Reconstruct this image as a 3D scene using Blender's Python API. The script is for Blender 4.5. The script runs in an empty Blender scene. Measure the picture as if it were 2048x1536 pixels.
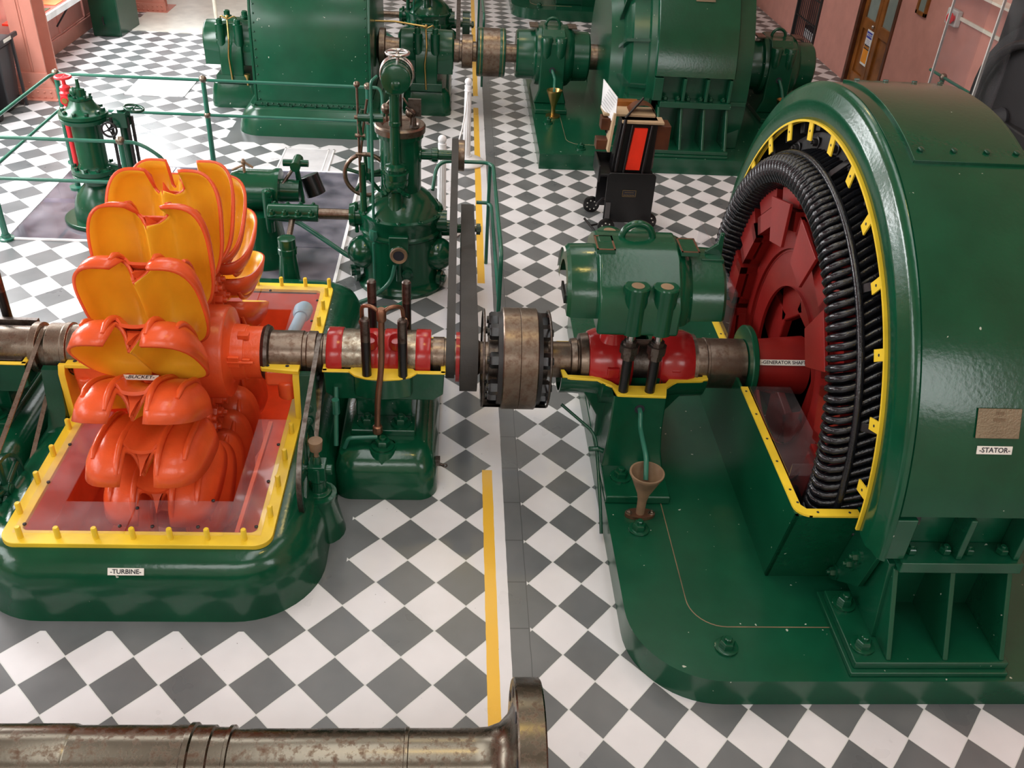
import bpy, bmesh, math, random
from mathutils import Vector, Matrix
random.seed(7)
C = bpy.context.scene.collection
S = 0.4                      # one floor-tile diagonal (the unit all numbers below use) in metres
PI = math.pi

# ---------------------------------------------------------------- camera, world, light, exposure
sc = bpy.context.scene
f_px, pitch, yaw, roll = 1844.3, 0.59777, 0.08009, 0.06730
cp = Vector((-2.2796, -8.9106, 11.5087)) * S
F = Vector((math.sin(yaw)*math.cos(pitch), math.cos(yaw)*math.cos(pitch), -math.sin(pitch)))
R = Vector((math.cos(yaw), -math.sin(yaw), 0)); U = R.cross(F)
R2 = R*math.cos(roll) + U*math.sin(roll); U2 = -R*math.sin(roll) + U*math.cos(roll)
cam = bpy.data.cameras.new('camera'); cam.sensor_width = 36; cam.lens = 36*f_px/2048; cam.clip_end = 200
co = bpy.data.objects.new('camera', cam); C.objects.link(co)
M = Matrix((R2, U2, -F)).transposed().to_4x4(); M.translation = cp; co.matrix_world = M
sc.camera = co
sc.view_settings.view_transform = 'Standard'; sc.view_settings.look = 'None'
sc.view_settings.gamma = 1; sc.view_settings.exposure = -0.06
W = bpy.data.worlds.new('world'); sc.world = W; W.use_nodes = True
W.node_tree.nodes['Background'].inputs[0].default_value = (0.85, 0.92, 1, 1)
W.node_tree.nodes['Background'].inputs[1].default_value = 0.16

def area(name, loc, aim, sx, sy, power, col=(1, 1, 1)):
    L = bpy.data.lights.new(name, 'AREA'); L.shape = 'RECTANGLE'; L.size = sx*S; L.size_y = sy*S
    L.energy = power; L.color = col
    o = bpy.data.objects.new(name, L); C.objects.link(o)
    o.location = Vector(loc)*S
    o.rotation_euler = (Vector(aim)-Vector(loc)).to_track_quat('-Z', 'Y').to_euler()
    return o
# daylight from the roof lights and the tall windows of the hall
area('roof_light', (-6, 4, 25), (-6, 4, 0), 5, 26, 290, (0.96, 0.99, 1))
area('roof_light', (6, 4, 25), (6, 4, 0), 4, 26, 140, (0.96, 0.99, 1))
area('roof_light', (-2, 34, 25), (-2, 34, 0), 9, 26, 190, (0.96, 0.99, 1))
area('window_daylight', (-19.0, 31, 6.5), (-11, 27, 0), 12, 6, 520, (0.97, 0.99, 1))
area('window_daylight', (-19.0, 16, 7.5), (-10, 16, 0), 12, 6, 740, (0.97, 0.99, 1))
area('window_daylight', (-19.0, 0, 8), (-5, 2, 1), 10, 6, 170, (0.97, 0.99, 1))
area('window_daylight', (-6, -13.5, 13), (-4, 4, 0), 12, 5, 170, (0.98, 0.99, 1))
area('window_daylight', (10.5, -13.5, 11.5), (5, 4, 2), 7, 7, 150, (0.95, 0.98, 1))
area('roof_light', (-13, 27, 25), (-10, 18, 0), 9, 12, 260, (0.96, 0.99, 1))
area('hanging_lamp', (-1.5, 3, 24), (-1.5, 3, 0), 1.2, 1.2, 55, (1, 0.72, 0.2))
area('hanging_lamp', (-1.5, 25, 24), (-1.5, 25, 0), 1.2, 1.2, 55, (1, 0.72, 0.2))

# ---------------------------------------------------------------- materials
def nt(name):
    m = bpy.data.materials.new(name); m.use_nodes = True
    n = m.node_tree; return m, n, n.nodes['Principled BSDF']
def lnk(n, a, b): n.links.new(a, b)
def noise(n, scale, detail=3, coord='Object', rough=0.5, src=None):
    t = n.nodes.new('ShaderNodeTexNoise'); t.inputs['Scale'].default_value = scale; t.inputs['Detail'].default_value = detail
    t.inputs['Roughness'].default_value = rough
    if src is None:
        src = n.nodes.new('ShaderNodeTexCoord').outputs[coord]
    lnk(n, src, t.inputs['Vector']); return t
def ramp(n, fac, stops):
    r = n.nodes.new('ShaderNodeValToRGB'); e = r.color_ramp.elements
    while len(e) < len(stops): e.new(0.5)
    for i, (p, c) in enumerate(stops): e[i].position = p; e[i].color = (*c, 1)
    lnk(n, fac, r.inputs[0]); return r
def bump(n, b, h, strength, dist=0.01):
    u = n.nodes.new('ShaderNodeBump'); u.inputs['Strength'].default_value = strength; u.inputs['Distance'].default_value = dist
    lnk(n, h, u.inputs['Height']); lnk(n, u.outputs[0], b.inputs['Normal']); return u
def paint(name, col, rough=0.3, bs=60, bst=0.25, chips=None, var=0.12, metallic=0.0, coat=0.0):
    m, n, b = nt(name)
    tc = n.nodes.new('ShaderNodeTexCoord').outputs['Object']
    t = noise(n, 4, 4, src=tc)
    lo = tuple(c*(1-var) for c in col); hi = tuple(min(1, c*(1+var)) for c in col)
    r = ramp(n, t.outputs['Fac'], [(0.3, lo), (0.7, hi)])
    out = r.outputs[0]
    if chips:
        t2 = noise(n, 22, 2, src=tc); r2 = ramp(n, t2.outputs['Fac'], [(chips[1], (0, 0, 0)), (chips[1]+0.012, (1, 1, 1))])
        mx = n.nodes.new('ShaderNodeMix'); mx.data_type = 'RGBA'
        lnk(n, r2.outputs[0], mx.inputs[0]); lnk(n, out, mx.inputs[6]); mx.inputs[7].default_value = (*chips[0], 1)
        out = mx.outputs[2]
    lnk(n, out, b.inputs['Base Color'])
    b.inputs['Roughness'].default_value = rough; b.inputs['Metallic'].default_value = metallic
    b.inputs['Coat Weight'].default_value = coat; b.inputs['Coat Roughness'].default_value = 0.08
    if bst:
        t3 = noise(n, bs, 3, src=tc); bump(n, b, t3.outputs['Fac'], bst, 0.004)
    return m
G_ = (0.003, 0.060, 0.027)
green = paint('green_enamel', G_, 0.17, 35, 0.20, ((0.42, 0.45, 0.38), 0.765))
green_s = paint('green_enamel_smooth', (0.0035, 0.064, 0.030), 0.24, 30, 0.10, ((0.45, 0.48, 0.4), 0.75))
green_d = paint('green_enamel_dark', (0.004, 0.05, 0.026), 0.2, 50, 0.25)
pipe_g = paint('green_pipe_paint', (0.02, 0.13, 0.085), 0.25, 40, 0.05)
yellow = paint('yellow_paint', (0.80, 0.56, 0.035), 0.35, 60, 0.12)
bucket_y = paint('yellow_bucket_paint', (0.95, 0.53, 0.03), 0.32, 40, 0.08, var=0.06)
orange = paint('orange_paint', (0.78, 0.105, 0.028), 0.27, 55, 0.3)
orange_pit = paint('orange_pit_paint', (0.88, 0.12, 0.035), 0.3, 12, 0.2)
red = paint('red_paint', (0.38, 0.016, 0.016), 0.2, 35, 0.12)
red_rotor = paint('red_rotor_paint', (0.235, 0.011, 0.009), 0.35, 30, 0.12)
red_valve = paint('red_valve_paint', (0.75, 0.03, 0.04), 0.3, 40, 0.05)
black = paint('black_lacquer', (0.006, 0.006, 0.007), 0.3, 40, 0.2)
black_m = paint('black_iron', (0.016, 0.015, 0.016), 0.45, 40, 0.3)
coilm = paint('black_varnished_coil', (0.010, 0.011, 0.014), 0.16, 80, 0.6)
belt_m = paint('dark_belt_leather', (0.028, 0.026, 0.024), 0.6, 60, 0.3, var=0.25)
white_p = paint('white_paint', (0.82, 0.83, 0.84), 0.4, 40, 0.05)
lightblue = paint('pale_blue_paint', (0.22, 0.40, 0.52), 0.5, 40, 0.1)
wood = paint('varnished_wood', (0.25, 0.085, 0.015), 0.3, 14, 0.1, var=0.4)
wood_d = paint('dark_wood', (0.10, 0.03, 0.012), 0.35, 14, 0.1, var=0.4)
card = paint('tan_board', (0.45, 0.33, 0.2), 0.7, 14, 0.1)
grey_plastic = paint('dark_grey_plastic', (0.035, 0.035, 0.04), 0.5, 14, 0.05)
light_grey = paint('light_grey_plastic', (0.6, 0.6, 0.58), 0.5, 14, 0.02)
red_plate = paint('bright_red_plate', (0.85, 0.035, 0.012), 0.35, 14, 0.05)
hatch_m = paint('white_hatch_paint', (0.62, 0.62, 0.64), 0.42, 90, 0.5)
grey_floor_m = paint('pale_cream_floor', (0.72, 0.70, 0.63), 0.3, 6, 0.1)
brass = paint('brass', (0.48, 0.32, 0.11), 0.33, 30, 0.05, metallic=1)
copper = paint('dull_copper', (0.26, 0.13, 0.08), 0.38, 30, 0.1, metallic=0.85, var=0.3)
plate_m = paint('tarnished_plate', (0.20, 0.16, 0.10), 0.45, 90, 0.6, metallic=0.6)
rust_c = paint('rusty_funnel', (0.22, 0.14, 0.08), 0.6, 30, 0.3, var=0.4)
label_m = paint('white_label', (0.78, 0.76, 0.70), 0.5, 10, 0)
ink = paint('black_ink', (0.02, 0.02, 0.03), 0.5, 10, 0)
blue_ink = paint('blue_sign', (0.03, 0.05, 0.45), 0.4, 10, 0)
orange_sign = paint('orange_sign', (0.9, 0.32, 0.01), 0.4, 10, 0)
pink = paint('pink_wall_paint', (0.58, 0.27, 0.225), 0.65, 18, 0.15, var=0.07)
pink2 = paint('salmon_steel_paint', (0.60, 0.24, 0.18), 0.5, 18, 0.1, var=0.07)
cream = paint('cream_wall_paint', (0.75, 0.72, 0.62), 0.6, 10, 0.1)
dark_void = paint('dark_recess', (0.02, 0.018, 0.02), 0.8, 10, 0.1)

def steel(name, base, rust, lo, hi, rough=0.3):
    m, n, b = nt(name)
    tc = n.nodes.new('ShaderNodeTexCoord').outputs['Object']
    t = noise(n, 20, 8, src=tc, rough=0.68)
    r = ramp(n, t.outputs['Fac'], [(lo, base), (hi, rust)])
    lnk(n, r.outputs[0], b.inputs['Base Color'])
    rr = ramp(n, t.outputs['Fac'], [(lo, (rough,)*3), (hi, (0.46,)*3)]); lnk(n, rr.outputs[0], b.inputs['Roughness'])
    rm = ramp(n, t.outputs['Fac'], [(lo, (1,)*3), (hi, (0.75,)*3)]); lnk(n, rm.outputs[0], b.inputs['Metallic'])
    t2 = noise(n, 70, 3, src=tc); bump(n, b, t2.outputs['Fac'], 0.07, 0.003)
    return m
steel_m = steel('worn_steel', (0.27, 0.24, 0.19), (0.13, 0.075, 0.045), 0.42, 0.72, 0.27)
steel_b = steel('browned_steel', (0.21, 0.165, 0.13), (0.11, 0.06, 0.038), 0.44, 0.7, 0.33)
steel_k = steel('dark_steel', (0.16, 0.14, 0.125), (0.05, 0.03, 0.022), 0.42, 0.66, 0.38)
steel_f = steel('oiled_brown_steel', (0.16, 0.14, 0.11), (0.10, 0.06, 0.04), 0.50, 0.66, 0.25)
steel_l = steel('bright_steel', (0.6, 0.58, 0.56), (0.3, 0.24, 0.2), 0.5, 0.8, 0.2)

def glass(name, tint, alpha, rough=0.03):
    m, n, b = nt(name)
    n.nodes.remove(b)
    out = n.nodes['Material Output']
    tr = n.nodes.new('ShaderNodeBsdfTransparent'); tr.inputs[0].default_value = (*tint, 1)
    gl = n.nodes.new('ShaderNodeBsdfGlossy'); gl.inputs['Roughness'].default_value = rough
    df = n.nodes.new('ShaderNodeBsdfDiffuse'); df.inputs[0].default_value = (0.85, 0.80, 0.85, 1)  # pale diffuse share paints a milky glare into the acrylic
    fr = n.nodes.new('ShaderNodeFresnel'); fr.inputs[0].default_value = 1.45
    m1 = n.nodes.new('ShaderNodeMixShader'); m2 = n.nodes.new('ShaderNodeMixShader')
    ge = n.nodes.new('ShaderNodeNewGeometry'); mu = n.nodes.new('ShaderNodeMath'); mu.operation = 'MULTIPLY'; mi = n.nodes.new('ShaderNodeMath'); mi.operation = 'SUBTRACT'; mi.inputs[0].default_value = 1
    lnk(n, ge.outputs['Backfacing'], mi.inputs[1]); lnk(n, fr.outputs[0], mu.inputs[0]); lnk(n, mi.outputs[0], mu.inputs[1]); lnk(n, mu.outputs[0], m1.inputs[0]); lnk(n, tr.outputs[0], m1.inputs[1]); lnk(n, gl.outputs[0], m1.inputs[2])
    t = noise(n, 3, 5); r = ramp(n, t.outputs['Fac'], [(0.35, (alpha*0.4,)*3), (0.75, (alpha*1.6,)*3)])
    lnk(n, r.outputs[0], m2.inputs[0]); lnk(n, m1.outputs[0], m2.inputs[1]); lnk(n, df.outputs[0], m2.inputs[2])
    lnk(n, m2.outputs[0], out.inputs[0]); return m
plexi = glass('scratched_glare_acrylic', (0.995, 0.985, 0.985), 0.06, 0.06)
pitglass = glass('blue_grey_acrylic', (0.50, 0.52, 0.66), 0.13, 0.05)
clear = glass('clear_acrylic', (0.94, 0.93, 0.94), 0.018, 0.03)
frosted = paint('frosted_glass', (0.22, 0.27, 0.25), 0.3, 30, 0.2)

def emis(name, col, st):
    m, n, b = nt(name); b.inputs['Emission Color'].default_value = (*col, 1); b.inputs['Emission Strength'].default_value = st
    b.inputs['Base Color'].default_value = (0.8, 0.8, 0.8, 1); return m
sky_pane = emis('daylight_pane', (0.93, 0.97, 1), 1.3)

def floor_material():
    m, n, b = nt('painted_check_floor')
    g = n.nodes.new('ShaderNodeNewGeometry').outputs['Position']
    sx = n.nodes.new('ShaderNodeSeparateXYZ'); lnk(n, g, sx.inputs[0])
    def mt(op, a, c=None, d=None):
        q = n.nodes.new('ShaderNodeMath'); q.operation = op
        for i, v in enumerate((a, c, d)):
            if v is None: continue
            if isinstance(v, (int, float)): q.inputs[i].default_value = v
            else: lnk(n, v, q.inputs[i])
        return q.outputs[0]
    X = mt('DIVIDE', sx.outputs[0], S); Y = mt('DIVIDE', sx.outputs[1], S)
    wob = noise(n, 6, 2, src=g)
    X = mt('ADD', X, mt('MULTIPLY', mt('SUBTRACT', wob.outputs['Fac'], 0.5), 0.02))
    def check(ox, px, oy, py):
        u = mt('DIVIDE', mt('SUBTRACT', X, ox), px); v = mt('SUBTRACT', mt('DIVIDE', mt('SUBTRACT', Y, oy), py), 0.5)
        du = mt('ABSOLUTE', mt('SUBTRACT', u, mt('ROUND', u))); dv = mt('ABSOLUTE', mt('SUBTRACT', v, mt('ROUND', v)))
        d = mt('ADD', du, dv)
        dark = mt('LESS_THAN', d, 0.492)
        line = mt('LESS_THAN', mt('ABSOLUTE', mt('SUBTRACT', d, 0.5)), 0.013)
        # each diamond's own number for small variation
        return dark, line
    dl, ll = check(-1.9532, 1.0, -0.5821, 1.0291)
    dr, lr = check(0.0, 0.8982, 0.0, 0.9960)
    left = mt('LESS_THAN', X, -1.447); right = mt('GREATER_THAN', X, -0.93)
    strip = mt('MULTIPLY', mt('GREATER_THAN', X, -1.252), mt('LESS_THAN', X, -0.93))
    dark = mt('ADD', mt('ADD', mt('MULTIPLY', dl, left), mt('MULTIPLY', dr, right)), strip)
    # grey painted border round the first turbine
    def rect(x0, x1, y0, y1):
        return mt('MULTIPLY', mt('MULTIPLY', mt('GREATER_THAN', X, x0), mt('LESS_THAN', X, x1)), mt('MULTIPLY', mt('GREATER_THAN', Y, y0), mt('LESS_THAN', Y, y1)))
    for r_ in ((-14, -5.0, 0.93, 3), (-5.6, -3.99, 2.0, 5), (-10.25, -3.5, 22.35, 25)):
        dark = mt('MAXIMUM', dark, mt('MULTIPLY', rect(*r_), mt('SUBTRACT', 1.0, mt('MULTIPLY', mt('SUBTRACT', 1.0, dl), 0.0))))
    dark = mt('MINIMUM', dark, 1.0)
    y1 = mt('MULTIPLY', mt('GREATER_THAN', X, -1.64), mt('LESS_THAN', X, -1.445))
    yr = mt('MAXIMUM', mt('MAXIMUM', mt('LESS_THAN', Y, 4.95), mt('MULTIPLY', mt('GREATER_THAN', Y, 12.6), mt('LESS_THAN', Y, 27.1))), mt('GREATER_THAN', Y, 28.6))
    yel = mt('MULTIPLY', y1, yr)
    var = noise(n, 2.2, 3, src=g)
    cd = ramp(n, var.outputs['Fac'], [(0.3, (0.105, 0.115, 0.12)), (0.7, (0.155, 0.165, 0.168))])
    cw = ramp(n, var.outputs['Fac'], [(0.3, (0.66, 0.66, 0.68)), (0.7, (0.76, 0.76, 0.78))])
    mx = n.nodes.new('ShaderNodeMix'); mx.data_type = 'RGBA'; lnk(n, dark, mx.inputs[0]); lnk(n, cw.outputs[0], mx.inputs[6]); lnk(n, cd.outputs[0], mx.inputs[7])
    border = mt('MAXIMUM', mt('MAXIMUM', rect(-14, -5.0, 0.93, 3), rect(-5.6, -3.99, 2.0, 5)), rect(-10.25, -3.5, 22.35, 25))
    line = mt('MULTIPLY', mt('ADD', mt('MULTIPLY', ll, left), mt('MULTIPLY', lr, right)), mt('SUBTRACT', 1.0, border))
    m3 = n.nodes.new('ShaderNodeMix'); m3.data_type = 'RGBA'; lnk(n, mt('MULTIPLY', line, 0.55), m3.inputs[0]); lnk(n, mx.outputs[2], m3.inputs[6]); m3.inputs[7].default_value = (0.60, 0.64, 0.60, 1)
    # seams of the strip
    seam = mt('MULTIPLY', strip, mt('MAXIMUM', mt('LESS_THAN', mt('ABSOLUTE', mt('SUBTRACT', X, -0.945)), 0.008), mt('LESS_THAN', mt('ABSOLUTE', mt('SUBTRACT', mt('FRACT', Y), 0.02)), 0.012)))
    m5 = n.nodes.new('ShaderNodeMix'); m5.data_type = 'RGBA'; lnk(n, mt('MULTIPLY', seam, 0.6), m5.inputs[0]); lnk(n, m3.outputs[2], m5.inputs[6]); m5.inputs[7].default_value = (0.04, 0.045, 0.045, 1)
    m2 = n.nodes.new('ShaderNodeMix'); m2.data_type = 'RGBA'; lnk(n, yel, m2.inputs[0]); lnk(n, m5.outputs[2], m2.inputs[6]); m2.inputs[7].default_value = (0.80, 0.47, 0.045, 1)
    # specks of dirt and wear
    sp = noise(n, 30, 2, src=g, rough=0.6); rs = ramp(n, sp.outputs['Fac'], [(0.755, (0, 0, 0)), (0.775, (1, 1, 1))])
    m4 = n.nodes.new('ShaderNodeMix'); m4.data_type = 'RGBA'; lnk(n, rs.outputs[0], m4.inputs[0]); lnk(n, m2.outputs[2], m4.inputs[6]); m4.inputs[7].default_value = (0.10, 0.085, 0.075, 1)
    lnk(n, m4.outputs[2], b.inputs['Base Color'])
    rg = ramp(n, var.outputs['Fac'], [(0.3, (0.26,)*3), (0.7, (0.36,)*3)]); lnk(n, rg.outputs[0], b.inputs['Roughness'])
    bp = noise(n, 55, 3, src=g)
    hh = mt('SUBTRACT', mt('MULTIPLY', bp.outputs['Fac'], 0.5), mt('MULTIPLY', line, 0.6))
    bump(n, b, hh, 0.16, 0.004)
    return m
floor_m = floor_material()

# ---------------------------------------------------------------- mesh helpers (all numbers in tile units)
class MB:
    def __init__(s): s.bm = bmesh.new()
    def face(s, vs):
        try: s.bm.faces.new(vs)
        except ValueError: pass
    def hexa(s, p):
        v = [s.bm.verts.new(q) for q in p]
        for a in ((0, 3, 2, 1), (4, 5, 6, 7), (0, 1, 5, 4), (1, 2, 6, 5), (2, 3, 7, 6), (3, 0, 4, 7)): s.face([v[i] for i in a])
        return s
    def box(s, x0, x1, y0, y1, z0, z1):
        return s.hexa([(x0, y0, z0), (x1, y0, z0), (x1, y1, z0), (x0, y1, z0), (x0, y0, z1), (x1, y0, z1), (x1, y1, z1), (x0, y1, z1)])
    def rings(s, rs, closed=True, cap=True, loop=False):
        vv = [[s.bm.verts.new(p) for p in r] for r in rs]
        n = len(vv[0]); m = len(vv)
        for i in range(m if loop else m-1):
            a, b = vv[i], vv[(i+1) % m]
            for j in range(n if closed else n-1):
                k = (j+1) % n; s.face([a[j], a[k], b[k], b[j]])
        if cap and not loop and closed:
            s.face(vv[0][::-1]); s.face(vv[-1])
        return s
    def frame(s, d):
        d = Vector(d).normalized(); u = Vector((0, 0, 1)) if abs(d.z) < 0.9 else Vector((0, 1, 0))
        a = d.cross(u).normalized(); return d, a, d.cross(a)
    def lathe(s, p, d, prof, n=32, cap=True, a0=0, a1=2*PI):
        p = Vector(p); d, a, b = s.frame(d); full = abs(a1-a0-2*PI) < 1e-6; rs = []
        for t, r in prof:
            k = n if full else n+1
            rs.append([p+d*t+(a*math.cos(a0+(a1-a0)*i/n)+b*math.sin(a0+(a1-a0)*i/n))*max(r, 1e-4) for i in range(k)])
        return s.rings(rs, closed=full, cap=cap)
    def cyl(s, p0, p1, r, r1=None, n=24, cap=True):
        p0 = Vector(p0); d = Vector(p1)-p0
        return s.lathe(p0, d, [(0, r), (d.length, r if r1 is None else r1)], n, cap)
    def tube(s, pts, r, n=10, closed=False, fillet=0):
        n = max(n, 10)
        pts = [Vector(p) for p in pts]
        if fillet:
            q = [pts[0]]
            for i in range(1, len(pts)-1):
                a, b, c = pts[i-1], pts[i], pts[i+1]
                fa = min(fillet, (a-b).length/2.1); fc = min(fillet, (c-b).length/2.1)
                pa = b+(a-b).normalized()*fa; pc = b+(c-b).normalized()*fc
                for k in range(6):
                    t = k/5; q.append(pa*(1-t)**2+b*2*t*(1-t)+pc*t*t)
            q.append(pts[-1]); pts = q
        rs = []; up = None; m = len(pts)
        for i, p in enumerate(pts):
            if closed: d = (pts[(i+1) % m]-pts[i-1]).normalized()
            else: d = (pts[min(i+1, m-1)]-pts[max(i-1, 0)]).normalized()
            if up is None:
                _, a, b = s.frame(d)
            else:
                a = (up-d*up.dot(d)).normalized(); b = d.cross(a)
            up = a; rr = r[i] if isinstance(r, (list, tuple)) else r
            rs.append([p+(a*math.cos(2*PI*j/n)+b*math.sin(2*PI*j/n))*rr for j in range(n)])
        return s.rings(rs, cap=not closed, loop=closed)
    def torus(s, c, d, R_, r, n=36, m=10, a0=0, a1=2*PI):
        c = Vector(c); d, a, b = s.frame(d); full = abs(a1-a0-2*PI) < 1e-6
        k = n if full else n+1
        return s.tube([c+(a*math.cos(a0+(a1-a0)*i/n)+b*math.sin(a0+(a1-a0)*i/n))*R_ for i in range(k)], r, m, closed=full)
    def sphere(s, c, r, sz=1, n=16):
        return s.lathe(Vector(c)-Vector((0, 0, r*sz)), (0, 0, 1), [(r*sz*(1-math.cos(PI*i/n)), r*math.sin(PI*i/n)) for i in range(n+1)], 2*n, cap=False)
    def prism(s, poly, axis, a0, a1):
        # poly: 2D points in the plane normal to axis ('x': (y,z), 'y': (x,z), 'z': (x,y))
        def P(q, t): return {'x': (t, q[0], q[1]), 'y': (q[0], t, q[1]), 'z': (q[0], q[1], t)}[axis]
        return s.rings([[P(q, a0) for q in poly], [P(q, a1) for q in poly]])
    def bolt(s, p, d, r=0.09, h=0.09, washer=True, stud=True):
        p = Vector(p); d = Vector(d).normalized()
        if washer: s.lathe(p, d, [(0, r*1.5), (h*0.25, r*1.5), (h*0.3, r*1.3)], 18)
        s.lathe(p, d, [(h*0.2, r), (h*1.0, r), (h*1.15, r*0.85)], 6)
        if stud: s.lathe(p, d, [(h*1.0, r*0.5), (h*1.5, r*0.5), (h*1.6, r*0.4)], 10)
        return s
def setp(o, label=None, cat=None, group=None, kind=None):
    if label: o['label'] = label
    if cat: o['category'] = cat
    if group: o['group'] = group
    if kind: o['kind'] = kind
    return o
def root_of(o):
    while o.parent: o = o.parent
    return o
def islands(bm):
    # groups of vertices whose connected pieces touch one another (by bounding box)
    bm.verts.ensure_lookup_table(); bm.verts.index_update(); seen = set(); out = []
    for v in bm.verts:
        if v.index in seen: continue
        st = [v]; seen.add(v.index); g = []
        while st:
            w = st.pop(); g.append(w)
            for e in w.link_edges:
                q = e.other_vert(w)
                if q.index not in seen: seen.add(q.index); st.append(q)
        lo = [min(q.co[i] for q in g)-0.02 for i in range(3)]; hi = [max(q.co[i] for q in g)+0.02 for i in range(3)]
        out.append([g, lo, hi])
    ch = True
    while ch and len(out) > 1:
        ch = False
        for i in range(len(out)):
            for j in range(i+1, len(out)):
                a, b = out[i], out[j]
                if all(a[1][k] <= b[2][k] and b[1][k] <= a[2][k] for k in range(3)):
                    a[0] += b[0]; a[1] = [min(x, y) for x, y in zip(a[1], b[1])]; a[2] = [max(x, y) for x, y in zip(a[2], b[2])]
                    out.pop(j); ch = True; break
            if ch: break
    return [o[0] for o in out]
def build(name, mb, mat, parent=None, label=None, cat=None, group=None, kind=None, loc=None, bev=0, smooth=38, mesh_only=False, segs=2):
    bm = mb.bm
    if parent is not None and kind is None and len(bm.verts) < 20000:
        isl = islands(bm)
        if 1 < len(isl) <= 40:
            first = None
            for g in isl:
                b2 = bmesh.new(); mp_ = {v: b2.verts.new(v.co) for v in g}
                for f in {f for v in g for f in v.link_faces}: b2.faces.new([mp_[v] for v in f.verts])
                q = MB.__new__(MB); q.bm = b2
                o_ = build(name, q, mat, parent, label, cat, group, None, loc, bev, smooth, False, segs)
                first = first or o_
            bm.free(); return first
    if mesh_only: off = Vector((0, 0, 0))
    elif parent is not None: off = root_of(parent).location/S
    elif loc is not None: off = Vector(loc)
    else:
        xs = [v.co for v in bm.verts]
        off = Vector((sum(v.x for v in xs)/len(xs), sum(v.y for v in xs)/len(xs), min(v.z for v in xs)))
    bmesh.ops.recalc_face_normals(bm, faces=bm.faces[:])
    for v in bm.verts: v.co = (v.co-off)*S
    ca = math.radians(smooth)
    for f in bm.faces: f.smooth = True
    for e in bm.edges:
        if len(e.link_faces) == 2 and e.calc_face_angle(0) > ca: e.smooth = False
    me = bpy.data.meshes.new(name); bm.to_mesh(me); bm.free()
    for m in (mat if isinstance(mat, (list, tuple)) else [mat]): me.materials.append(m)
    if mesh_only: return me
    o = bpy.data.objects.new(name, me); C.objects.link(o)
    if parent is not None: o.parent = parent
    else: o.location = off*S
    if bev:
        b = o.modifiers.new('bevel', 'BEVEL'); b.width = bev*S; b.segments = segs; b.limit_method = 'ANGLE'; b.angle_limit = math.radians(40); b.harden_normals = True
    setp(o, label, cat, group, kind); return o
def thing(name, loc, label, cat, group=None):
    o = bpy.data.objects.new(name, None); C.objects.link(o); o.location = Vector(loc)*S; o.empty_display_size = 0.1
    return setp(o, label, cat, group)
def inst(name, me, parent, pos, rot=None, label=None, kind=None, mod=None):
    o = bpy.data.objects.new(name, me); C.objects.link(o); o.parent = parent
    o.location = Vector(pos)*S - root_of(parent).location
    if rot is not None: o.rotation_euler = rot.to_euler() if hasattr(rot, 'to_euler') else rot
    setp(o, label, kind=kind); return o
def aim(d):
    return Vector(d).to_track_quat('Z', 'Y')
def copy_tree(o, d, relabel=None, parent=None):
    c = o.copy(); C.objects.link(c)
    if parent is None: c.location = o.location+Vector(d)*S
    else: c.parent = parent
    if relabel: c['label'] = relabel
    for ch in list(o.children): copy_tree(ch, d, None, c)
    return c
def text(txt, size, mat, parent, pos, xdir, zdir, name='lettering', bold=0.0, align='CENTER'):
    cu = bpy.data.curves.new(name, 'FONT'); cu.body = txt; cu.size = size*S; cu.align_x = align; cu.align_y = 'CENTER'
    cu.offset = bold; cu.resolution_u = 3; cu.extrude = 0.0004
    to = bpy.data.objects.new('tmp', cu); C.objects.link(to)
    dg = bpy.context.evaluated_depsgraph_get(); me = bpy.data.meshes.new_from_object(to.evaluated_get(dg))
    bpy.data.objects.remove(to)
    me.materials.clear(); me.materials.append(mat)
    o = bpy.data.objects.new(name, me); C.objects.link(o); o.parent = parent
    x = Vector(xdir).normalized(); z = Vector(zdir).normalized(); y = z.cross(x)
    Mx = Matrix((x, y, z)).transposed().to_4x4(); Mx.translation = Vector(pos)*S-root_of(parent).location
    o.matrix_basis = Mx; return o
def bolts(name, parent, mat, pts, d, r=0.09, h=0.09, washer=True, stud=True, label=None):
    me = build('bolt', MB().bolt((0, 0, 0), (0, 0, 1), r, h, washer, stud), mat, mesh_only=True)
    for p in pts:
        inst(name, me, parent, p, aim(d(p) if callable(d) else d), label)
def arc(cx, cy, r, a0, a1, n):
    return [(cx+r*math.cos(math.radians(a0+(a1-a0)*i/n)), cy+r*math.sin(math.radians(a0+(a1-a0)*i/n))) for i in range(n+1)]
def rrect(x0, x1, y0, y1, r, n=6):
    return arc(x1-r, y1-r, r, 0, 90, n)+arc(x0+r, y1-r, r, 90, 180, n)+arc(x0+r, y0+r, r, 180, 270, n)+arc(x1-r, y0+r, r, 270, 360, n)
YA, ZA = 5.57, 2.2          # shaft axis of the nearest unit
PITCH = 21.3                # distance between units
def label_plate(txt, parent, pos, xdir, zdir, w, h, size):
    x = Vector(xdir).normalized(); z = Vector(zdir).normalized(); y = z.cross(x); p = Vector(pos)
    mb = MB(); q = [p+x*a*w/2+y*b*h/2+z*c for c in (0, 0.012) for a, b in ((-1, -1), (1, -1), (1, 1), (-1, 1))]; mb.hexa(q)
    pl = build('name_label', mb, label_m, parent, label='white label lettered '+txt.replace('-', ' ').strip())
    text(txt, size, ink, pl, p+z*0.016, x, z, bold=0.0006)
    return pl

# ================================================================ SETTING
def struct(name, mb, mat, **k): return build(name, mb, mat, kind='structure', **k)
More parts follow.
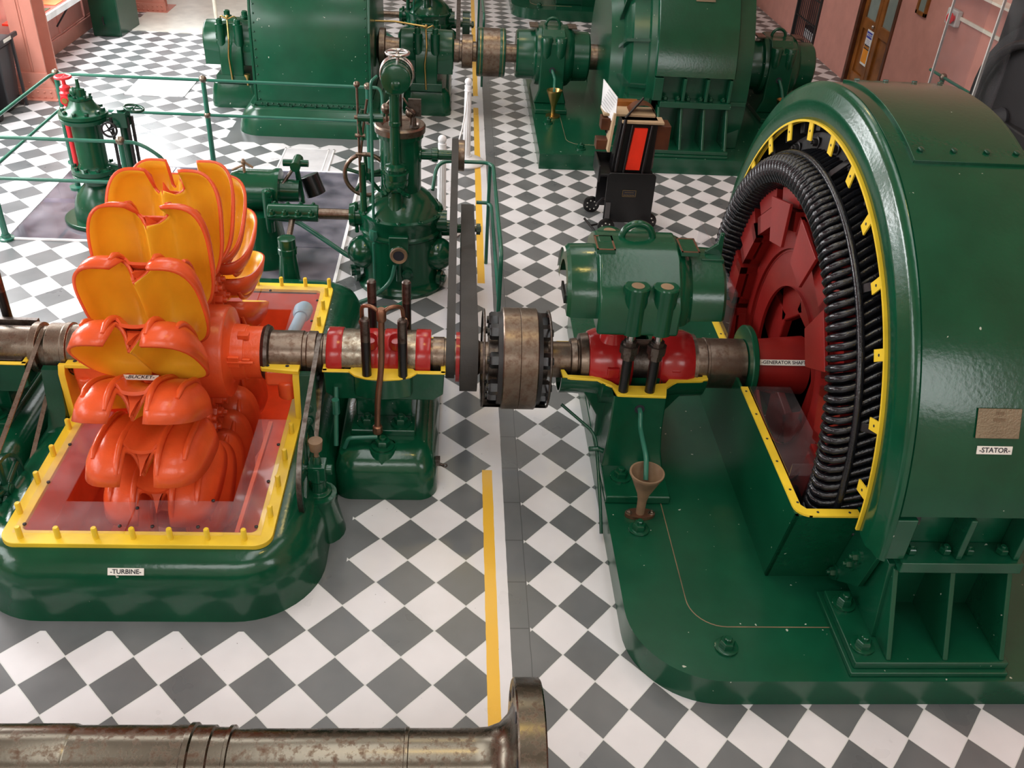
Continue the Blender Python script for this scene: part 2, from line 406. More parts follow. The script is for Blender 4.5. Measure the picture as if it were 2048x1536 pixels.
# floor with openings for the turbine pit, generator pit and the covered pit
XS = [-19.3, -14.3, -8.85, -5.35, -5.3, 3.05, 3.95, 15.4]; YS = [-14, 1.5, 2.1, 9.6, 10.0, 11.2, 14.35, 19.8, 60]
def hole(x, y):
    return (-8.85 < x < -5.3 and 2.1 < y < 10.0) or (3.05 < x < 3.95 and 1.5 < y < 9.6) or (-14.3 < x < -5.35 and 14.35 < y < 19.8) or (-8.85 < x < -5.35 and 11.2 < y < 14.35)
mb = MB(); vs = {}
for i in range(len(XS)-1):
    for j in range(len(YS)-1):
        if hole((XS[i]+XS[i+1])/2, (YS[j]+YS[j+1])/2): continue
        q = []
        for a, b in ((i, j), (i+1, j), (i+1, j+1), (i, j+1)):
            if (a, b) not in vs: vs[(a, b)] = mb.bm.verts.new((XS[a], YS[b], 0))
            q.append(vs[(a, b)])
        mb.face(q)
struct('floor', mb, floor_m, loc=(0, 0, 0))
# linings of the pits
def pit(name, x0, x1, y0, y1, z, mat):
    m = MB(); m.rings([[(x0, y0, -0.004), (x1, y0, -0.004), (x1, y1, -0.004), (x0, y1, -0.004)], [(x0, y0, z), (x1, y0, z), (x1, y1, z), (x0, y1, z)]], cap=False)
    m.face([m.bm.verts.new(p) for p in ((x0, y0, z), (x1, y0, z), (x1, y1, z), (x0, y1, z))])
    return struct(name, m, mat)
concrete = paint('dusky_concrete', (0.13, 0.14, 0.19), 0.7, 8, 0.3, var=0.35)
pit('trim_1', -14.3, -5.35, 14.35, 19.8, -3.2, concrete)
pit('trim_5', -8.85, -5.35, 11.2, 14.349, -3.2, concrete)
pit('trim_2', -8.849, -5.301, 2.101, 9.999, -1.45, orange_pit)
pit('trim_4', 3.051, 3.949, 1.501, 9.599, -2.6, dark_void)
# left wall, salmon boards with a cap rail and tall windows above
XL = -19.3
m = MB(); m.box(XL-0.6, XL, -14, 60, 0, 3.2); m.box(XL-0.6, XL, -14, 60, 10.5, 26)
for y in (-14, -4, 5, 11, 21, 26, 36.5, 60-3): m.box(XL-0.6, XL, y, y+3 if y > 0 else y+4, 3.2, 10.5)
struct('wall_left', m, pink)
for k, (a, b) in enumerate(((-10, -4), (-0, 5), (8, 11), (14, 21), (24, 26), (29, 36.5), (39.5, 57))):
    w = MB().box(XL-0.4, XL-0.36, a, b, 3.2, 10.5)
    o = struct('window_%d' % (k+1), w, sky_pane)
    fr = MB()
    for y in [a+(b-a)*i/4 for i in range(5)]: fr.box(XL-0.36, XL-0.22, y-0.06, y+0.06, 3.2, 10.5)
    for z in (3.3, 5.6, 8, 10.4): fr.box(XL-0.36, XL-0.24, a, b, z-0.06, z+0.06)
    build('window_frame', fr, white_p, o)
m = MB(); m.box(XL, XL+0.10, -14, 60, 0, 0.55); m.box(XL, XL+0.05, -14, 60, 0.55, 0.62)
struct('baseboard_left', m, pink, bev=0.02)
m = MB()
for y in [26.9, 29.9, 32.9, 35.9]: m.box(XL, XL+0.09, y-0.09, y+0.09, 0.62, 1.5)
struct('trim_3', m, pink, bev=0.02)
# right wall with door and gate openings
XR = 15.4
m = MB(); m.box(XR, XR+0.6, -14, 29.5, 0, 14); m.box(XR, XR+0.6, 33.45, 37.95, 0, 14); m.box(XR, XR+0.6, 41.4, 49.5, 0, 14)
m.box(XR, XR+0.6, 52, 60, 0, 14); m.box(XR, XR+0.6, 29.5, 33.45, 6.2, 14); m.box(XR, XR+0.6, 37.95, 41.4, 7, 14); m.box(XR, XR+0.6, 49.5, 52, 6.2, 14)
m.box(XR, XR+0.6, -14, 60, 14, 26)
struct('wall_right', m, pink)
struct('wall_back', MB().box(XL, XR, 60, 60.5, 0, 26), cream)
struct('wall_front', MB().box(XL, XR, -14.5, -14, 0, 26), cream)
struct('ceiling', MB().box(XL-0.6, XR+0.6, -14.5, 60.5, 26, 26.4), cream)
# stair recess behind the gate
m = MB(); m.box(XR+4, XR+4.3, 36.5, 43, 0, 8); m.box(XR+0.6, XR+4, 36.9, 37.2, 0, 8); m.box(XR+0.6, XR+4, 41.9, 42.2, 0, 8); m.box(XR, XR+4.3, 36.5, 43, -0.2, -0.01)
struct('wall_stairwell', m, pink)

# wooden door with glazed panels and the notice
d = thing('wooden_door', (XR+0.1, 31.5, 0), 'glazed wooden double door with a notice, in the pink right wall', 'door'); d.name = 'door_1'; d['kind'] = 'structure'
del d['label']; del d['category']
m = MB()
for a, b in ((33.2, 33.45), (29.5, 29.72)): m.box(XR-0.06, XR+0.5, a, b, 0, 6.1)
m.box(XR-0.06, XR+0.5, 29.5, 33.45, 5.9, 6.2)
build('door_frame', m, wood_d, d, bev=0.03)
for lf, (a, b) in enumerate(((31.42, 33.18), (29.74, 31.38))):
    m = MB()
    m.box(XR+0.10, XR+0.30, a, a+0.32, 0.02, 5.88); m.box(XR+0.10, XR+0.30, b-0.32, b, 0.02, 5.88)
    for z0, z1 in ((0.02, 0.6), (2.45, 2.9), (5.5, 5.88)): m.box(XR+0.10, XR+0.30, a+0.32, b-0.32, z0, z1)
    m.box(XR+0.19, XR+0.25, a+0.32, b-0.32, 0.6, 2.45)
    lfo = build('door_leaf', m, wood, d, bev=0.02)
    build('glass_pane', MB().box(XR+0.18, XR+0.22, a+0.32, b-0.32, 2.9, 5.5), frosted, lfo)
kn = build('door_handle', MB().sphere((XR+0.02, 31.62, 2.75), 0.07).cyl((XR+0.02, 31.62, 2.75), (XR+0.12, 31.62, 2.75), 0.03), steel_l, d)
nb = thing('safety_notice', (XR+0.08, 31.9, 1.2), 'tall blue, white and orange notice fixed to the wooden door', 'sign')
x_ = XR+0.06
nbp = build('board', MB().box(x_, x_+0.03, 31.5, 32.15, 1.1, 2.55), white_p, nb, bev=0.01)
build('blue_header', MB().box(x_-0.006, x_, 31.54, 32.11, 2.22, 2.48), blue_ink, nbp)
build('black_header', MB().box(x_-0.006, x_, 31.54, 32.11, 1.76, 1.95), ink, nbp)
build('orange_field', MB().box(x_-0.006, x_, 31.54, 32.11, 1.2, 1.76), orange_sign, nbp)
text('NOTICE', 0.17, white_p, nbp, (x_-0.009, 31.825, 2.35), (0, -1, 0), (-1, 0, 0), bold=0.001)
text('DANGER', 0.14, orange_sign, nbp, (x_-0.009, 31.825, 1.85), (0, -1, 0), (-1, 0, 0), bold=0.001)
for k in range(3): text('-----------', 0.1, blue_ink, nbp, (x_-0.004, 31.825, 2.14-0.07*k), (0, -1, 0), (-1, 0, 0))
# iron gate and stairs
g = thing('iron_gate', (XR, 39.6, 0), 'dark iron bar gate across the stair opening in the pink right wall', 'gate')
m = MB()
for y in (38.02, 41.33): m.box(XR-0.08, XR+0.08, y-0.07, y+0.07, 0, 6.8)
build('post', m, black_m, g)
m = MB()
for i in range(1, 12): m.cyl((XR, 38.02+i*0.276, 0.15), (XR, 38.02+i*0.276, 6.7), 0.022, n=6)
build('bars', m, black_m, g)
m = MB()
for z in (0.15, 1.15, 2.3, 3.4, 4.5): m.box(XR-0.03, XR+0.03, 38.02, 41.33, z-0.03, z+0.03)
build('cross_rail', m, black_m, g)
st = thing('stair_flight', (XR+2.4, 39.6, 0), 'tiled white and dark stair steps behind the iron gate', 'stairs')
tile_m, n_, b_ = nt('white_tile_riser'); bt = n_.nodes.new('ShaderNodeTexBrick'); bt.offset = 0
bt.inputs['Color1'].default_value = (0.75, 0.82, 0.85, 1); bt.inputs['Color2'].default_value = (0.7, 0.78, 0.82, 1); bt.inputs['Mortar'].default_value = (0.05, 0.05, 0.07, 1)
bt.inputs['Scale'].default_value = 8; bt.inputs['Brick Width'].default_value = 1; bt.inputs['Row Height'].default_value = 1; bt.inputs['Mortar Size'].default_value = 0.04
mp = n_.nodes.new('ShaderNodeMapping'); mp.inputs['Rotation'].default_value = (0, PI/2, PI/2)
lnk(n_, n_.nodes.new('ShaderNodeTexCoord').outputs['Object'], mp.inputs[0]); lnk(n_, mp.outputs[0], bt.inputs['Vector']); lnk(n_, bt.outputs[0], b_.inputs['Base Color'])
for k in range(4):
    m = MB().box(XR+0.65+k*0.8, XR+3.95, 37.25, 41.85, 0.45*k, 0.45*(k+1))
    s_ = build('step', m, tile_m, st); build('tread', MB().box(XR+0.62+k*0.8, XR+3.95, 37.25, 41.85, 0.45*(k+1), 0.45*(k+1)+0.03), ink, s_)
# far dark doorway
m = MB().box(XR+0.3, XR+0.4, 49.5, 52, 0, 6.2); o = struct('door_2', m, wood_d)
# small things on the right wall
e = thing('emergency_stop', (XR-0.15, 24.8, 4.5), 'small grey box with a red mushroom button on the pink right wall', 'emergency stop')
build('box', MB().box(XR-0.22, XR, 24.45, 25.25, 4.4, 4.95), light_grey, e, bev=0.05)
build('button', MB().lathe((XR-0.22, 24.62, 4.68), (-1, 0, 0), [(0, 0.1), (0.1, 0.1), (0.11, 0.19), (0.2, 0.17), (0.24, 0.08)], 20), red_valve, e)
o = build('cable_conduit', MB().box(XR-0.08, XR, 18, 24.45, 4.66, 4.78), cream, bev=0.01)
setp(o, 'cream strip of cable trunking leading from the red stop button along the pink wall', 'conduit')
fp = thing('framed_notice', (XR-0.03, 27.55, 4.15), 'small grey notice in a wooden frame on the pink wall right of the door', 'framed notice')
m = MB(); a, b, c, d_ = 27.1, 27.95, 4.15, 5.7
for q in ((a, b, c, c+0.14), (a, b, d_-0.14, d_), (a, a+0.14, c, d_), (b-0.14, b, c, d_)): m.box(XR-0.1, XR, *q)
build('frame', m, wood, fp, bev=0.01); build('sheet', MB().box(XR-0.05, XR, a+0.1, b-0.1, c+0.1, d_-0.1), frosted, fp)
o = build('wall_shelf', MB().box(XR-0.5, XR, 16, 28.0, 5.72, 5.8), cream); setp(o, 'cream ledge along the pink right wall above the stop button', 'ledge')

# ---------------- things along the left wall
col = thing('steel_column', (-17.8, 26.2, 0), 'salmon pink riveted steel roof column with a flared foot, beside the black bins', 'column', 'salmon roof columns')
m = MB(); x0, x1, y0 = -18.28, -17.33, 26.1
m.box(x0, x0+0.42, y0, y0+0.08, 0, 16); m.box(x1-0.42, x1, y0, y0+0.08, 0, 16); m.box(x0, x1, y0+1.0, y0+1.08, 0, 16); m.box(-17.86, -17.78, y0+0.05, y0+1.05, 0, 16)
build('shaft', m, pink2, col, bev=0.01)
m = MB(); m.prism([(x0-0.25, 0), (x1+0.25, 0), (x1+0.25, 0.42), (x1+0.02, 0.95), (x0-0.02, 0.95), (x0-0.25, 0.42)], 'y', y0-0.12, y0)
m.box(x0-0.35, x1+0.35, y0-0.35, y0+1.4, 0, 0.05); m.box(x0-0.27, x1+0.27, y0-0.2, y0-0.12, 0, 0.42)
build('foot', m, pink2, col, bev=0.01)
me = build('rivet', MB().sphere((0, 0, 0), 0.045, 0.6, 6), pink2, mesh_only=True)
for i in range(6):
    for z in (0.12, 0.3): inst('rivet', me, col, (x0-0.1+i*0.23, y0-0.21, z))
for i in range(4): inst('rivet', me, col, (x0+0.05+i*0.27, y0-0.13, 0.6))
c2 = copy_tree(col, (0, 14, 0), 'salmon pink riveted steel column foot beyond the green cabinet, at the far left'); 
c2.location.x += 0.3*S
# dark wheeled bins
for k, (x, y, lab) in enumerate(((-18.55, 24.85, 'black wheeled rubbish bin nearest the salmon column'), (-18.55, 23.0, 'black wheeled rubbish bin at the left picture edge'))):
    t = thing('rubbish_bin', (x, y, 0), lab, 'bin', 'black bins by the left wall')
    m = MB(); m.rings([[(x-0.42, y-0.5, 0.05), (x+0.42, y-0.5, 0.05), (x+0.42, y+0.5, 0.05), (x-0.42, y+0.5, 0.05)], [(x-0.55, y-0.62, 2.2), (x+0.55, y-0.62, 2.2), (x+0.55, y+0.62, 2.2), (x-0.55, y+0.62, 2.2)]])
    build('body', m, grey_plastic, t, bev=0.06)
    build('lid', MB().box(x-0.62, x+0.62, y-0.7, y+0.7, 2.2, 2.42), grey_plastic, t, bev=0.08)
    build('wheel', MB().cyl((x-0.5, y+0.45, 0.18), (x-0.4, y+0.45, 0.18), 0.18).cyl((x+0.4, y+0.45, 0.18), (x+0.5, y+0.45, 0.18), 0.18), black_m, t)
t = thing('handrail', (-17.7, 24.4, 1.9), 'thin grey barrier rail with white labels in front of the black bins', 'rail')
build('rail', MB().box(-17.95, -17.85, 21.5, 25.7, 2.35, 2.5), grey_plastic, t, bev=0.02)
build('post', MB().box(-17.94, -17.86, 25.2, 25.3, 0, 2.4), grey_plastic, t)
for k in range(3): build('tag', MB().box(-17.84, -17.83, 21.9+k*1.3, 22.5+k*1.3, 2.37, 2.48), label_m, t)
t = thing('display_bench', (-18.6, 31, 0), 'long white-edged display shelf with coloured papers on the left wall', 'display shelf')
build('top', MB().box(-19.19, -18.2, 27.6, 34.9, 2.15, 2.22), red_plate, t); build('edge', MB().box(-18.2, -18.1, 27.6, 34.9, 2.02, 2.26), white_p, t, bev=0.01)
for k in range(5): build('leaflet', MB().box(-19.1, -18.4, 28+k*1.4, 28.9+k*1.4, 2.22, 2.24), [label_m, green_s, brass, label_m, lightblue, card, green_s][k], t)
m = MB()
for y in (29.2, 32.4): m.box(-19.2, -18.3, y-0.05, y+0.05, 1.95, 2.12); m.tube([(-19.16, y, 1.0), (-18.4, y, 2.0)], 0.035, 6)
build('bracket', m, black_m, t)
# tall green cabinet at the far left
t = thing('green_cabinet', (-18, 36, 0), 'tall dark green steel cabinet standing on the check floor by the left wall', 'cabinet')
m = MB(); m.rings([[(-18.68, 35.0, 0), (-17.44, 35.0, 0), (-17.3, 37.3, 0), (-18.68, 37.3, 0)], [(-18.68, 35.0, 6), (-17.44, 35.0, 6), (-17.3, 37.3, 6), (-18.68, 37.3, 6)]])
build('body', m, green_d, t, bev=0.05); build('handle', MB().tube([(-18.1, 34.98, 0.55), (-18.1, 34.85, 0.55), (-18.1, 34.85, 0.85), (-18.1, 34.98, 0.85)], 0.03, 6), black, t)
# pale smooth floor patch beyond and the thin post on it
o = build('floor_mat', MB().prism([(-17.6, 36.3), (-10.8, 36.05), (-11.4, 45), (-17.8, 45)], 'z', 0.0, 0.03), grey_floor_m); setp(o, 'pale cream smooth floor cover beyond the check tiles, upper left', 'floor mat')
t = thing('barrier_post', (-14.0, 38.45, 0), 'thin pale post standing on the cream floor cover', 'post')
build('post', MB().cyl((-14, 38.45, 0.05), (-14, 38.45, 3), 0.09), cream, t); build('base', MB().lathe((-14, 38.45, 0.03), (0, 0, 1), [(0, 0.4), (0.05, 0.4), (0.1, 0.1)], 24), cream, t)
# floor hatches
def hatch(x0, x1, y0, y1, lab):
    t = thing('floor_hatch', ((x0+x1)/2, (y0+y1)/2, 0), lab, 'floor hatch', 'white chequer-plate hatches')
    build('plate', MB().box(x0, x1, y0, y1, 0.002, 0.02), hatch_m, t)
    m = MB(); 
    for a, b, c, d in ((x0, x1, y0, y0+0.05), (x0, x1, y1-0.05, y1), (x0, x0+0.05, y0, y1), (x1-0.05, x1, y0, y1), (x1-0.22, x1-0.18, y0, y1)): m.box(a, b, c, d, 0.02, 0.03)
    build('rim', m, white_p, t)
hatch(-14.95, -12.7, 26.87, 29.4, 'white metal floor hatch farther back, beyond the pipe railing')
hatch(-8.09, -6.42, 19.75, 21.9, 'white metal floor hatch just behind the glass-covered pit')
# glass-covered pit: beams and acrylic sheets
t = thing('pit_cover', (-10, 17, 0), 'scratched bluish acrylic sheets covering the dark floor pit under the valve', 'pit cover')
for x0, x1 in ((-14.3, -11.2), (-11.17, -8.2), (-8.17, -5.35)): build('acrylic_sheet', MB().box(x0, x1, 14.35, 19.8, 0.005, 0.03), pitglass, t)
build('acrylic_sheet', MB().box(-8.82, -5.36, 11.2, 14.33, 0.005, 0.03), pitglass, t)
for x0, x1, y0, y1 in ((-14.36, -8.85, 14.28, 14.36), (-14.36, -5.3, 19.78, 19.86), (-14.36, -14.28, 14.3, 19.85), (-5.38, -5.30, 11.3, 19.85), (-8.9, -8.82, 11.3, 14.3)): build('edge_strip', MB().box(x0, x1, y0, y1, 0.004, 0.045), white_p, t)
m = MB()
for x in (-11.185, -8.185): m.box(x-0.12, x+0.12, 14.36, 19.78, -0.35, 0.0)
m.box(-14.3, -5.35, 16.8, 17.1, -0.3, 0)
build('beam', m, concrete, t)

# ================================================================ NEAREST UNIT
X_ = (1, 0, 0); Y_ = (0, 1, 0); Z_ = (0, 0, 1)
def loft(m, rects, n=8, cap_top=False, cap_bot=False):
    # rects: (x0,x1,y0,y1,r,z)
    rs = [[(x, y, r[5]) for x, y in rrect(*r[:5], n)] for r in rects]
    m.rings(rs, cap=False)
    if cap_top: m.face([m.bm.verts.new(p) for p in rs[-1]])
    return m
# ---- turbine casing
tc = thing('turbine_casing', (-7, 5.8, 0), 'cut-open green turbine casing with a yellow rim round the orange bucket wheel', 'turbine casing')
fx0, fx1, fy0, fy1 = -9.15, -5.02, 1.62, 10.15
prof = [(0.70, 0.50, 1.15, 0.0), (0.68, 0.47, 1.12, 0.1), (0.67, 0.45, 1.1, 0.35), (0.62, 0.42, 1.0, 0.6), (0.52, 0.35, 0.85, 0.82), (0.36, 0.25, 0.55, 0.98), (0.18, 0.12, 0.25, 1.06), (0.0, 0.0, 0.0, 1.09), (-0.03, -0.03, -0.03, 1.09)]
m = MB(); loft(m, [(fx0-a, fx1+a, fy0-b, fy1+c, 0.35+a*1.35, z) for a, b, c, z in prof], 12)
build('body', m, green, tc)
m = MB()
o_ = [(x, y) for x, y in rrect(fx0, fx1, fy0, fy1, 0.28, 8)]; i_ = [(x, y) for x, y in rrect(fx0+0.27, fx1-0.27, fy0+0.3, fy1-0.3, 0.1, 8)]
m.rings([[(x, y, 1.05) for x, y in i_], [(x, y, 1.05) for x, y in o_], [(x, y, 1.17) for x, y in o_], [(x, y, 1.17) for x, y in i_]], cap=False, loop=True)
build('rim_flange', m, yellow, tc, bev=0.012)
m = MB(); m.rings([[(x, y, 1.1) for x, y in i_], [(x, y, -0.3) for x, y in rrect(fx0+0.32, fx1-0.32, fy0+0.48, fy1-0.3, 0.3, 8)]], cap=False)
build('inner_lining', m, orange_pit, tc)
# studs round the rim
pts = []
for k in range(7): pts.append((-8.93+0.565*k+0.1, fy0+0.14, 1.15))
for y in (2.3, 3.05, 3.75, 4.5, 6.9, 7.6, 8.3, 9.0, 9.6): pts += [(fx0+0.11, y, 1.15), (fx1-0.11, y, 1.15)]
for k in range(8): pts.append((-8.9+0.54*k, fy1-0.13, 1.15))
me = build('stud', MB().lathe((0, 0, 0), Z_, [(0, 0.045), (0.22, 0.045), (0.235, 0.035)], 12), yellow, mesh_only=True)
for p in pts: inst('stud', me, tc, p)
me = build('screw', MB().lathe((0, 0, 0), Z_, [(0, 0.03), (0.02, 0.03), (0.03, 0.015)], 8), black_m, mesh_only=True)
for p in [(-8.85, 2.0), (-8.85, 3.0), (-8.85, 4.0), (-8.85, 4.8), (-5.3, 2.0), (-5.3, 3.1), (-5.3, 4.1), (-7.4, 1.98), (-6.2, 1.98), (-6.9, 1.98), (-5.3, 9.3), (-7.25, 2.4), (-6.1, 2.6), (-6.4, 9.7), (-5.3, 8.4)]: inst('screw', me, tc, (*p, 1.205))
# acrylic sheets with a gap for the wheel
for x0, x1, y0, y1 in ((-8.98, -8.42, 1.84, 5.0), (-5.78, -5.2, 1.84, 4.85), (-8.42, -7.3, 1.84, 2.55), (-7.28, -5.78, 1.82, 2.6), (-8.98, -8.42, 7, 9.95), (-6.6, -5.2, 8.9, 9.95), (-8.42, -6.62, 9.2, 9.95), (-5.8, -5.2, 7.6, 8.9)):
    build('acrylic_sheet', MB().box(x0, x1, y0, y1, 1.18, 1.205), plexi, tc)
# upright yellow cut edges and tabs beside the shaft
def side_wall(xa, xb, xt, s):
    m = MB()
    pl = [(4.93, 1.1), (4.93, 2.05), (5.0, 2.2)] + [(y, z) for y, z in arc(YA, 2.2, 0.5, 180, 360, 12)] + [(6.2, 2.2), (6.25, 1.1)]
    m.prism(pl, 'x', xa, xb)
    return build('cut_edge', m, yellow, tc, bev=0.01)
side_wall(-5.12, -5.0, -5.8, 1); side_wall(-9.2, -9.08, -8.5, -1)
for x0, x1 in ((-5.72, -5.0), (-9.08, -8.35)):
    m = MB(); m.prism([(x0, 5.12), (x0+0.05, 5.02), (x1, 4.93), (x1, 5.2), (x0+0.05, 5.2)] if x0 > -6 else [(x0, 4.98), (x1, 4.98), (x1, 5.2), (x0, 5.2)], 'z', 2.14, 2.22)
    t_ = build('tab', m, yellow, tc, bev=0.015)
    for q in (0.15, 0.5): build('hole', MB().cyl((x0+q, 5.1, 2.222), (x0+q, 5.1, 2.226), 0.035), ink, t_)
    m = MB(); xm = (x0+x1)/2+(0.1 if x0 > -6 else -0.1)
    m.box(x0+0.08, x1-0.05, 5.05, 5.6, 1.8, 2.13); m.lathe((xm, 5.15, 1.5), Z_, [(0, 0.12), (0.06, 0.17), (0.4, 0.18)], 18)
    build('inner_bracket', m, orange, tc, bev=0.06)
m = MB(); m.prism([(4.6, 0.95), (4.85, 1.3), (4.98, 2.1), (5.1, 2.12)]+[(y, z) for y, z in arc(YA, 2.2, 0.5, 190, 350, 10)]+[(6.2, 2.12), (6.5, 0.95)], 'x', -5.0, -4.72)
m.prism([(4.6, 0.95), (4.85, 1.3), (4.98, 2.1), (5.1, 2.12)]+[(y, z) for y, z in arc(YA, 2.2, 0.5, 190, 350, 10)]+[(6.2, 2.12), (6.5, 0.95)], 'x', -9.5, -9.2)
build('side_bracket', m, green_d, tc, bev=0.03)
bolts('bolt', tc, green_d, [(-4.85, 4.75, 1.25), (-4.85, 4.86, 1.45), (-4.8, 4.6, 1.05)], (0, -1, 0.4), 0.05, 0.05)
# things inside the pit
bar = build('spray_plate', MB().hexa([(-5.62, 4.9, 1.0), (-5.55, 4.9, 1.0), (-5.55, 4.95, 1.09), (-5.62, 4.95, 1.09), (-6.05, 2.05, -0.2), (-5.98, 2.05, -0.2), (-5.98, 2.1, -0.1), (-6.05, 2.1, -0.1)]).hexa([(-5.55, 8.0, 0.9), (-5.48, 8.0, 0.9), (-5.48, 6.2, 1.0), (-5.55, 6.2, 1.0), (-5.55, 8.0, 1.0), (-5.48, 8.0, 1.0), (-5.48, 6.2, 1.1), (-5.55, 6.2, 1.1)]), orange, tc)
nz = build('nozzle_pipe', MB().tube([(-5.80, 7.2, 0.95), (-5.62, 9.2, 0.95)], 0.13, 16).sphere((-5.60, 9.3, 0.97), 0.19).lathe((-5.63, 9.0, 0.96), Y_, [(0, 0.15), (0.1, 0.2), (0.3, 0.2)], 18), lightblue, tc)
build('valve_bracket', MB().box(-5.5, -5.25, 6.9, 7.9, 1.0, 1.15).cyl((-5.4, 7.5, 1.1), (-5.4, 7.5, 1.3), 0.14), yellow, tc, bev=0.02)
# corner boss of the small pump
m = MB().lathe((-4.5, 3.25, 0), Z_, [(0, 0.42), (0.3, 0.36), (0.75, 0.28), (0.8, 0.3), (0.86, 0.3)], 20); build('pump_boss', m, green, tc)
label_plate('-TURBINE-', tc, (-7.16, 1.31, 0.905), X_, (0, -0.85, 0.53), 0.54, 0.11, 0.1)

# ---- bearing pedestals of the turbine
def small_bearing(tx, label):
    # tx: x of the middle; the part nearest the wheel is on the -x side for the right hand one
    t = thing('turbine_bearing', (tx, 5.6, 0), label, 'bearing pedestal')
    a, b = tx-0.9, tx+1.0
    m = MB(); loft(m, [(a, b, 4.05, 8.3, 0.35, 0), (a, b, 4.05, 8.3, 0.35, 0.15), (a+0.03, b-0.03, 4.1, 8.25, 0.35, 0.55), (a+0.1, b-0.1, 4.22, 8.1, 0.32, 0.78), (a+0.25, b-0.22, 4.4, 8, 0.3, 0.88), (a+0.4, b-0.4, 4.6, 7.9, 0.25, 0.9)], 8, cap_top=True)
    build('plinth', m, green, t)
    m = MB().lathe((tx, 4.5, 0.7), Z_, [(0, 0.32), (0.16, 0.26), (0.2, 0.25)], 20); build('bolt_boss', m, green, t)
    bolts('bolt', t, green, [(tx, 4.5, 0.9)], Z_, 0.14, 0.14)
    m = MB().box(tx-0.62, tx+0.58, 4.82, 7.2, 0.88, 1.02).box(tx-0.55, tx+0.5, 5.3, 7, 1.0, 1.7); build('foot_plate', m, green, t, bev=0.03)
    bolts('bolt', t, green, [(tx-0.32, 5.05, 1.02), (tx+0.3, 5.05, 1.02)], Z_, 0.13, 0.13)
    # oil trough
    x0, x1, y0, y1, w = tx-1.07, tx+1.1, 4.97, 6.2, 0.07
    m = MB(); 
    out = [(x0, 2.2), (x0+0.02, 1.75), (x0+0.2, 1.62), (x1-0.2, 1.62), (x1-0.02, 1.75), (x1, 2.2)]; inn = [(x1-w, 2.2), (x1-w-0.02, 1.8), (x1-0.27, 1.7), (x0+0.27, 1.7), (x0+w+0.02, 1.8), (x0+w, 2.2)]
    m.prism(out+inn, 'y', y0+w, y1-w)
    for ya, yb in ((y0, y0+w), (y1-w, y1)): m.prism(out, 'y', ya, yb)
    build('oil_trough', m, green, t, bev=0.02)
    m = MB(); m.prism([(tx-0.5, 4.84), (tx-0.3, 4.76), (tx, 4.72), (tx+0.3, 4.76), (tx+0.5, 4.84), (tx+0.55, 5.05), (tx-0.55, 5.05)], 'z', 1.78, 2.19); build('trough_front_block', m, green, t, bev=0.02)
    m = MB(); z0, z1 = 2.195, 2.225
    m.box(x0-0.02, x1+0.02, y0-0.01, y0+w+0.01, z0, z1); m.box(x0-0.02, x0+w, y0, y1, z0, z1); m.box(x1-w, x1+0.02, y0, y1, z0, z1); m.box(x0, x1, y1-w, y1+0.02, z0, z1)
    m.prism([(tx-0.62, y0), (tx-0.5, 4.83), (tx-0.3, 4.75), (tx, 4.71), (tx+0.3, 4.75), (tx+0.5, 4.83), (tx+0.62, y0), (tx+0.5, 5.13), (tx-0.5, 5.13)], 'z', z0, z1+0.01)
    for q in (tx-0.55, tx-0.15, tx+0.1, tx+0.5): m.box(q-0.04, q+0.04, 5.0, 5.2, z0, z1)
    build('cut_face', m, yellow, t, bev=0.012)
    for k, (x, y) in enumerate(((tx-0.28, 4.86), (tx+0.36, 4.86), (tx-0.28, 6.25), (tx+0.36, 6.25))):
        s_ = build('stud', MB().cyl((x, y, 2.2), (x, y, 2.95), 0.085, n=20), black, t)
        build('stud_end', MB().lathe((x, y, 2.95), Z_, [(0, 0.085), (0.42, 0.085), (0.45, 0.06)], 20), steel_k, s_)
    return t
bR = small_bearing(-3.5, 'green bearing pedestal with yellow cut face and copper oil pipe between wheel and belts')
m = MB().tube([(-3.6, 4.63, 1.25), (-3.58, 4.63, 1.9), (-3.5, 4.68, 2.5), (-3.48, 4.7, 3.6)], 0.055, 12, fillet=0.3)
m.lathe((-3.48, 4.7, 3.45), Z_, [(0, 0.07), (0.02, 0.085), (0.2, 0.085), (0.24, 0.06)], 14).lathe((-3.6, 4.63, 1.12), Z_, [(0, 0.09), (0.14, 0.09), (0.16, 0.06)], 8)
m.tube([(-3.48, 4.7, 3.58), (-3.62, 4.72, 3.72), (-3.82, 4.85, 3.66), (-3.84, 5.0, 3.3), (-3.8, 5.1, 2.95)], 0.035, 8, fillet=0.12)
m.tube([(-3.48, 4.7, 3.58), (-3.34, 4.72, 3.72), (-3.14, 4.85, 3.66), (-3.12, 5.0, 3.3), (-3.1, 5.1, 2.95)], 0.035, 8, fillet=0.12)
for x in (-3.82, -3.12): m.lathe((x, 5.02, 3.15), Z_, [(0, 0.06), (0.08, 0.085), (0.16, 0.06)], 12)
build('copper_pipe', m, copper, bR)
build('drain_pipe', MB().tube([(-3.6, 4.55, 1.08), (-4.12, 4.5, 1.08), (-4.2, 4.5, 0.85)], 0.04, 10, fillet=0.08).tube([(-4.35, 4.95, 1.9), (-4.35, 4.5, 0.9)], 0.045, 10).lathe((-4.35, 4.75, 1.45), Z_, [(0, 0.07), (0.3, 0.07)], 8), pipe_g, bR)
build('drain_cock', MB().box(-2.54, -2.45, 4.5, 4.62, 0.45, 0.6).cyl((-2.45, 4.5, 0.5), (-2.38, 4.46, 0.5), 0.03).torus((-2.36, 4.46, 0.5), Y_, 0.04, 0.012), steel_k, bR)
bL = small_bearing(-10.85, 'green bearing pedestal left of the orange wheel, cut by the left picture edge')

